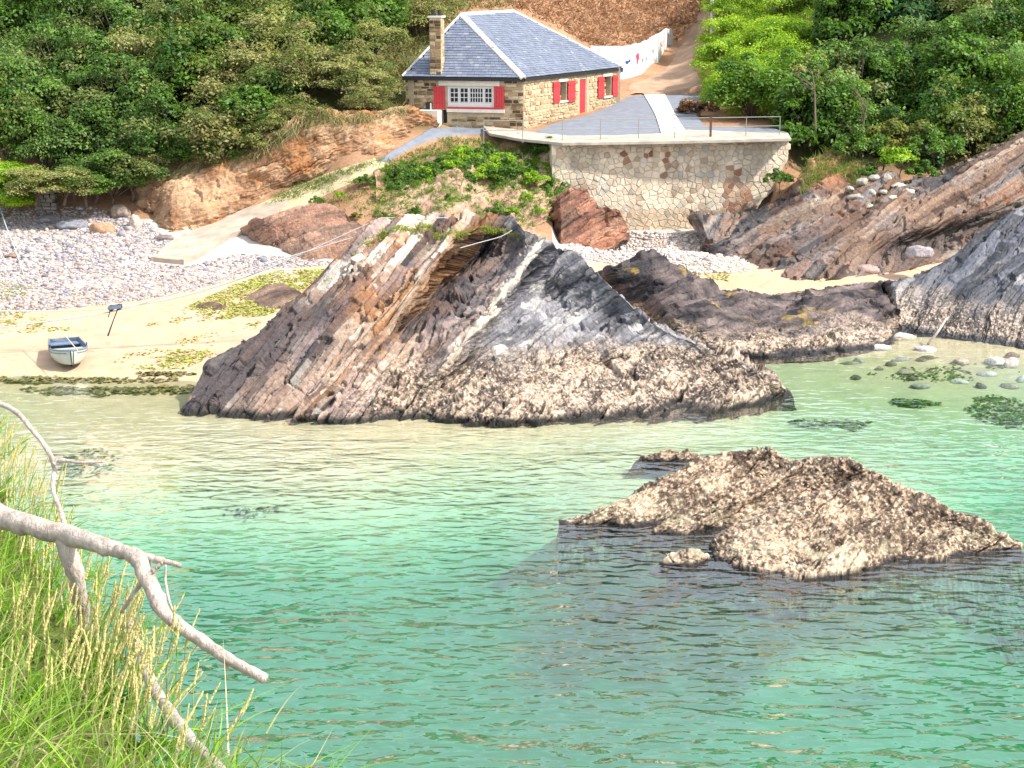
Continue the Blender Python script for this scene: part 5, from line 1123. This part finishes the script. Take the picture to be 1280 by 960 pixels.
al = [patchy([(300,352),(350,338),(430,336),(405,372),(330,395),(250,402),(180,408),(230,385)], 16000, 41, .45, -.06), patchy([(-10,352),(40,356),(30,372),(-10,376)], 700, 42, .8, -.15), patchy([(-10,385),(60,388),(55,408),(120,412),(-10,418)], 1800, 43, .6, .0), patchy([(860,328),(915,335),(910,352),(870,350)], 900, 44, .8, -.05), patchy([(160,440),(330,400),(300,430),(230,462),(130,462)], 3500, 45, .6, .1)]
V, Fa, C_ = mat_of(np.vstack(al)[::2], .12, ((.24, .29, .03), (.50, .50, .12)), 46, .015); tag(obj('green_algae', V, Fa, M['weed'], col=C_, smooth=False), kind='stuff')
def blob(cx, cy, rx, ry, n, seed, f=.5, thr=0.0):
    'weed on the seabed: thick in the middle of the patch, ragged and thin at its rim'
    rs = np.random.default_rng(seed); px = rs.uniform(cx - 1.5 * rx, cx + 1.5 * rx, n * 2); py = rs.uniform(cy - 1.5 * ry, cy + 1.5 * ry, n * 2); p = PT(px, py)
    q = 1 - np.hypot((px - cx) / rx, (py - cy) / ry) + 1.3 * fbm(p[:, 0] * f, p[:, 1] * f, 0 * p[:, 0] + seed * .37, 4, .6) - thr; return p[(q > 0) & (rs.random(len(q)) < .25 + 2.2 * q)]
wo = [blob(150, 489, 100, 6, 700, 51, .5, -.1), blob(90, 476, 110, 5, 600, 52, .5, -.1), blob(210, 468, 50, 4, 250, 50)]
V, Fa, C_ = mat_of(np.vstack(wo), .2, ((.10, .095, .03), (.24, .21, .07)), 63, .02, .2); tag(obj('seaweed', V, Fa, M['weed'], col=C_, smooth=False), kind='stuff')
wd = [blob(110, 580, 60, 20, 450, 63, .6, .25), blob(290, 640, 60, 12, 140, 64, .8, .3), blob(1260, 515, 60, 20, 1300, 55, .6, .2), blob(1143, 505, 27, 5, 500, 56, 1),
      blob(1050, 532, 75, 9, 1000, 57, .6, .25), blob(1180, 468, 120, 14, 1200, 61, .8, .3)]
V, Fa, C_ = mat_of(np.vstack(wd), .15, ((.06, .10, .02), (.15, .20, .05)), 62, .03, .3); tag(obj('seaweed', V, Fa, M['weed'], col=C_, smooth=False), kind='stuff')

# ------------------------------------------------------------------ boat, ropes, tackle
def boat():
    b0 = PT(78, 444); b1 = PT(99, 462); d = b1 - b0; ang = math.atan2(d[1] - 1.6, d[0] + .25); c = PT(86, 452)
    o = thing('boat', 'small white rowing dinghy with blue-grey inside lying on the sand', 'boat', tuple(c + np.array([0, 0, .05])), ang)
    xs = np.linspace(-1.2, 1.25, 22); u = (xs + 1.2) / 2.45
    hb = .60 * np.clip(1 - np.clip((u - .5) / .52, 0, 1) ** 2.6, .02, 1) * (.80 + .20 * np.sin(np.clip(u * 1.6, 0, 1) * math.pi / 2)); sheer = .47 + .13 * (u - .35) ** 2 * 2.2; keel = .03 + .10 * np.clip((u - .75) / .25, 0, 1) ** 2
    def shell(off, n=9):
        G = []
        for x, h, s, k in zip(xs, hb, sheer, keel):
            row = []
            for a in np.linspace(-1, 1, 2 * n + 1):
                t = abs(a); y = max(h - off, .004) * (math.sin(t * math.pi / 2) ** .62) * np.sign(a); z = k + off + (s - k - off * .0) * (t ** 2.6) if off == 0 else k + off + (s - k - off) * (t ** 2.6); row.append((x if off == 0 else x * .985, y, z))
            G.append(row)
        return np.array(G)
    A_ = shell(0); B_ = shell(.035); nv, nu = A_.shape[:2]; tr = [tuple(range(nu))]
    obj('hull', A_.reshape(-1, 3), [tuple(f) for f in gridF(nu, nv)] + tr, M['boatw'], o); obj('lining', B_.reshape(-1, 3), [tuple(f[::-1]) for f in gridF(nu, nv)] + [tuple(range(nu))], M['boatb'], o)
    rim = np.concatenate([A_[:, 0], A_[::-1, -1]]); V_, F_ = tube(spline(rim, 70), .03, 6); obj('gunwale', V_, F_, M['boatb'], o)
    for x, w_, z in ((-.95, .42, .36), (-.1, .2, .34), (.55, .2, .36)):
        h = float(np.interp(x, xs, hb)) - .03; mb = MB(); mb.box((x - w_ / 2, -h, z), (w_, 0, 0), (0, 2 * h, 0), (0, 0, .035)); mb.build('thwart', M['boatb'] if w_ > .3 else M['boatw'], o)
    mb = MB(); mb.box((-1.235, -.46, .2), (.035, 0, 0), (0, .92, 0), (0, 0, .32)); mb.build('transom', M['boatw'], o)
    V_, F_ = tube([(x + .012, 0, z) for x, z in ((1.0, .08), (1.15, .11), (1.235, .2), (1.25, .4), (1.25, .56))], .022, 6); obj('stem', V_, F_, M['boatw'], o)
    V_, F_ = tube([(x, 0, .0) for x in np.linspace(-1.2, 1.0, 6)], .03, 6); obj('keel', V_, F_, M['boatd'], o)
    for s in (-1, 1):
        h = float(np.interp(.15, xs, hb)); V_, F_ = tube([(.15, s * h, .48), (.15, s * h, .6)], .018, 6); obj('rowlock', V_, F_, M['boatd'], o)
        ln_ = [(x, s * (float(np.interp(x, xs, hb)) + .012), float(np.interp(x, xs, sheer)) - .1) for x in np.linspace(-1.15, 1.15, 14)]; V_, F_ = tube(ln_, .014, 5); obj('rubbing_strake', V_, F_, M['boatb'], o)
boat()
def rope(pts, r, label, m='rope', sag=0.0, name='rope', n=40):
    P = spline(pts, n); t = np.linspace(0, 1, n); P[:, 2] -= sag * 4 * t * (1 - t); V_, F_ = tube(P, r, 6); return tag(obj(name, V_, F_, M[m]), label, 'rope')
rope([PY(478,272,53.4), PY(300,347,53), PY(145,383,52.5), PY(-60,389,52)], .022, 'upper of two mooring lines running from the big rock to the left', sag=.05)
rope([PY(484,284,53.2), PY(360,321,53), PY(250,355,52.8), PY(150,386,52.5), PY(60,401,52.2), PY(-60,416,52)], .022, 'lower of two mooring lines running from the big rock to the left', sag=.03)
rope([PY(97,438,49.2), PY(80,418,50.8), PY(62,397,52.3)], .02, 'pale rope tied from the bow of the dinghy to the mooring line', 'rope')
rope([PT(-6,252) + np.array([0, 0, 1.0]), PY(4,272,72), PT(18,312) + np.array([0, 0, .12]), PT(30,345) + np.array([0, 0, .06])], .02, 'pale blue rope lying over the pebbles at the left edge', 'greenrope')
rope([PY(478,272,53.3), PY(520,273,53.4), PY(560,272,53.6)], .014, 'rope lying along the grassy crest of the big rock', 'rope')
rope([PY(575,310,51.2), PY(600,303,51.8), PY(625,296,52.2), PY(640,288,52.4)], .012, 'short slack rope hanging across the dark bay of the big rock', 'rope')
bl = thing('pulley_block', 'dark blue pulley block hanging on the mooring line above the sand', 'pulley', tuple(PY(144, 385, 52.4)))
for x, z in ((-.13, 0), (.13, .04)):
    mb = MB(); mb.tube([(x, -.07, z), (x, .07, z)], .1, 12); mb.build('wheel', M['boatd'], bl)
mb = MB(); mb.box((-.22, -.1, -.05), (.44, 0, .06), (0, .03, 0), (0, 0, .12)); mb.build('cheek', M['boatb'], bl); mb = MB(); mb.box((-.22, .075, -.05), (.44, 0, .06), (0, .03, 0), (0, 0, .12)); mb.build('cheek', M['boatb'], bl)
mb = MB(); mb.tube([(.1, 0, 0), (-.1, 0, -.45), (-.3, 0, -.95)], [.018, .02, .03], 6); mb.build('hanging_rod', M['boatd'], bl); mb = MB(); mb.tube([(-.15, 0, 0), (-.25, 0, -.32)], .016, 6); mb.build('hanging_rod', M['boatd'], bl)
V_, F_ = tube(spline([PZ(1160, 430, .0), PY(1172, 415, 54.6), PY(1183, 398, 55.2)], 8), [.05, .05, .045, .045, .04, .04, .035, .03], 7); tag(obj('stick', V_, F_, M['deadwood']), 'pale stick leaning against the blue-black rock', 'stick')
V_, F_ = tube([PY(1008, 614, 37.4), PY(1008, 598, 37.3)], [.05, .045], 8); tag(obj('post', V_, F_, M['deadwood']), 'short tan post standing on top of the barnacled islet', 'post')

# ------------------------------------------------------------------ near bank with grass, plantains and the bleached dead tree
edge = np.array([(-160,450,7.2),(-80,525,6.2),(-25,585,5.6),(25,655,4.9),(65,735,4.4),(110,815,3.8),(155,890,3.3),(200,960,2.9),(245,1030,2.55),(290,1110,2.3)])
e_ = spline(edge, 60); E_ = PD(e_[:, 0], e_[:, 1], e_[:, 2]); I_ = np.stack([np.full(60, -4.5), E_[:, 1] - 1.6, np.full(60, 11.0) + np.linspace(-.5, .1, 60)], -1)
vs = np.linspace(0, 1, 24)[:, None, None]; G = I_ * (1 - vs) + E_ * vs; G[..., 2] += .18 * np.sin(vs[..., 0] * math.pi) + .05 * n3(G, 1.5, 3); tp_g = G.copy()
dn = np.array([[(.08, .08, -.3)], [(.2, .25, -1.5)], [(.35, .5, -6.0)], [(.8, 1.0, -16.0)]]); G = np.concatenate([G, E_[None] + dn], 0)
ext = G[:, -1:].repeat(6, 1) + np.linspace(.5, 8, 6)[None, :, None] * np.array([-.1, -1.0, .0]); G = np.concatenate([G, ext], 1)
C_ = lerp((.06, .075, .02), (.16, .16, .05), n3(G, 2.5, 3) + .5); tag(obj('bank', G.reshape(-1, 3), gridF(G.shape[1], G.shape[0])[:, ::-1], M['ground'], col=C_.reshape(-1, 3)), kind='structure')
rs = np.random.default_rng(77); iu = rs.integers(0, 60, 3600); iv = rs.integers(3, 24, 3600); P = tp_g[iv, iu]; P = P + rs.normal(size=P.shape) * (.06, .06, .0); x, y = pix(P); P = P[(x > -150) & (y < 1150)]
V, Fa, Cg = blades(P, 7, .03, .17, .005, ((.10, .26, .02), (.34, .50, .07)), 78, .35, 4, (.30, .05, 0)); V2, F2, C2 = blades(P[::3], 5, .03, .2, .004, ((.38, .34, .16), (.58, .52, .30)), 79, .4, 4, (.35, .05, 0))
tag(obj('grass', np.vstack([V, V2]), np.vstack([Fa, F2 + len(V)]), M['grass'], col=np.vstack([Cg, C2]), smooth=False), kind='stuff')
M['spike'] = mat('flower_spike', (.58, .51, .20), scale=240, amt=.4, rough=.8, spec=.1); M['stem'] = mat('plant_stem', (.30, .33, .09), scale=60, amt=.2, rough=.7)
SPK = []
for v_ in range(5):
    rr = random.Random(v_); hl = rr.uniform(.075, .125); stp = spline([(0, 0, 0), (rr.uniform(.0, .02), rr.uniform(-.01, .01), .1), (rr.uniform(.02, .05), 0, .19), (rr.uniform(.03, .07), 0, .19 + hl)], 26); cut = int(26 * .19 / (.19 + hl))
    Vs, Fs = tube(stp[:cut + 1], .0014, 5); sm = mesh('stem', Vs, Fs, M['stem'], smooth=True); hp = spline(stp[cut:], 22); rad = .0036 * (1 + .16 * np.array([rr.uniform(-1, 1) for _ in range(22)])) * np.linspace(1.1, .62, 22); rad[-1] = .0012; rad[0] = .002
    Vh, Fh = tube(hp, rad, 7); Vh = np.array(Vh) + np.random.default_rng(v_).normal(size=(len(Vh), 3)) * .0006; SPK.append((sm, mesh('flower_head', Vh, Fh, M['spike'], smooth=False)))
spots = [(8,560),(26,575),(45,600),(18,620),(60,640),(85,680),(30,680),(110,715),(70,720),(130,755),(95,765),(45,760),(150,790),(165,810),(125,820),(185,835),(200,850),(160,850),(215,865),(100,850),(60,840),(20,830),(205,900),(235,905),(150,900),(110,910),(60,910),(20,930),(255,940),(180,945),(15,880)]
tpx, tpy = pix(tp_g)
WH = 'tuft of yellow plantain flower spikes %s'
for i, (px, py) in enumerate(sorted(spots, key=lambda s: s[1])):
    k = np.argmin((tpx - px) ** 2 + (tpy - py) ** 2); c = tp_g.reshape(-1, 3)[k]; rr = random.Random(i + 5)
    o = thing('plantain', 'yellow plantain flower spikes on the grassy bank, %s' % (('%s from the top of the bank' % ORD[i]) if i < 16 else ('%s from the bottom edge' % ORD[len(spots) - 1 - i])), 'plant', tuple(c), 0, 'flowering plantains on the near bank')
    for q in range(rr.randint(8, 13)):
        sm, hm = SPK[rr.randint(0, 4)]; sp_ = link('flower_spike', sm, o, (rr.gauss(0, .055), rr.gauss(0, .055), -.01), 0, rr.uniform(.5, .8)); sp_.rotation_euler = (rr.gauss(0, .13), rr.gauss(.06, .13), rr.uniform(-.6, .6)); link('flower_head', hm, sp_)
    V_, F_, c_2 = blades(np.zeros((1, 3)), 14, .02, .1, .007, ((.07, .19, .02), (.17, .30, .04)), i + 300, .6, 4); obj('leaves', V_, F_, M['grass'], o, col=c_2, smooth=False)
def limb(name, pts, parent, n=24, near=.86):
    A_ = np.array(pts, float); s = spline(A_, n); s[:, 2] *= near; P = PD(s[:, 0], s[:, 1], s[:, 2]); rad = np.maximum(s[:, 3] * (.63 if s[:, 3].max() > 7 else 1), .8) * .5 * s[:, 2] / F; rr = np.random.default_rng(len(pts) * 7 + int(A_[0, 0]) % 50)
    P = P + rr.normal(size=P.shape) * rad[:, None] * .07; rad = rad * (1 + rr.normal(0, .06, n)); V_, F_ = tube(P, rad, 12); return obj(name, V_, F_, M['deadwood'], parent)
dt = thing('dead_tree', 'bleached bare dead tree branch lying over the grassy bank above the water', 'dead tree', tuple(PD(60, 700, 4.2))); dt.location = (0, 0, 0)
limb('trunk', [(-60,612,4.5,50),(-10,640,4.4,46),(40,658,4.3,44),(80,668,4.25,42),(120,680,4.15,36),(152,690,4.1,32)], dt)
limb('branch', [(148,688,4.1,28),(172,698,4.05,34),(190,735,4.0,34),(208,768,3.95,28),(250,800,3.9,25),(290,826,3.85,24),(331,848,3.8,20)], dt, 34)
limb('branch', [(130,684,4.12,18),(160,690,4.08,17),(195,699,4.03,14),(226,707,4.0,9)], dt)
limb('branch', [(82,660,4.25,12),(76,640,4.3,10),(66,610,4.35,9),(68,585,4.4,10),(58,560,4.4,10),(38,535,4.45,10),(20,515,4.5,10),(-10,500,4.55,10)], dt, 36)
limb('twig', [(67,580,4.38,6),(75,575,4.38,6),(100,578,4.36,4),(130,577,4.35,3)], dt)
limb('branch', [(78,668,3.66,40),(88,700,3.66,38),(98,735,3.7,34),(106,790,3.8,30),(112,850,3.9,26)], dt, near=1.0)
limb('twig', [(178,728,4.02,9),(165,745,4.05,9),(152,766,4.08,9)], dt); limb('twig', [(184,720,4.0,6),(195,710,4.0,6),(203,704,4.0,5)], dt); limb('twig', [(207,706,4.0,3),(207,725,4.0,3),(212,752,3.98,3),(222,776,3.96,2)], dt)
limb('knot', [(280,826,3.86,6),(284,832,3.86,9),(284,838,3.86,5)], dt, 8)
lg = thing('log', 'pale bleached log half hidden by grass at the bottom of the bank', 'log'); limb('trunk', [(160,770,3.75,16),(178,830,3.5,22),(205,880,3.2,26),(240,928,3.0,28),(280,968,2.85,28),(330,1010,2.7,26)], lg, near=.97)
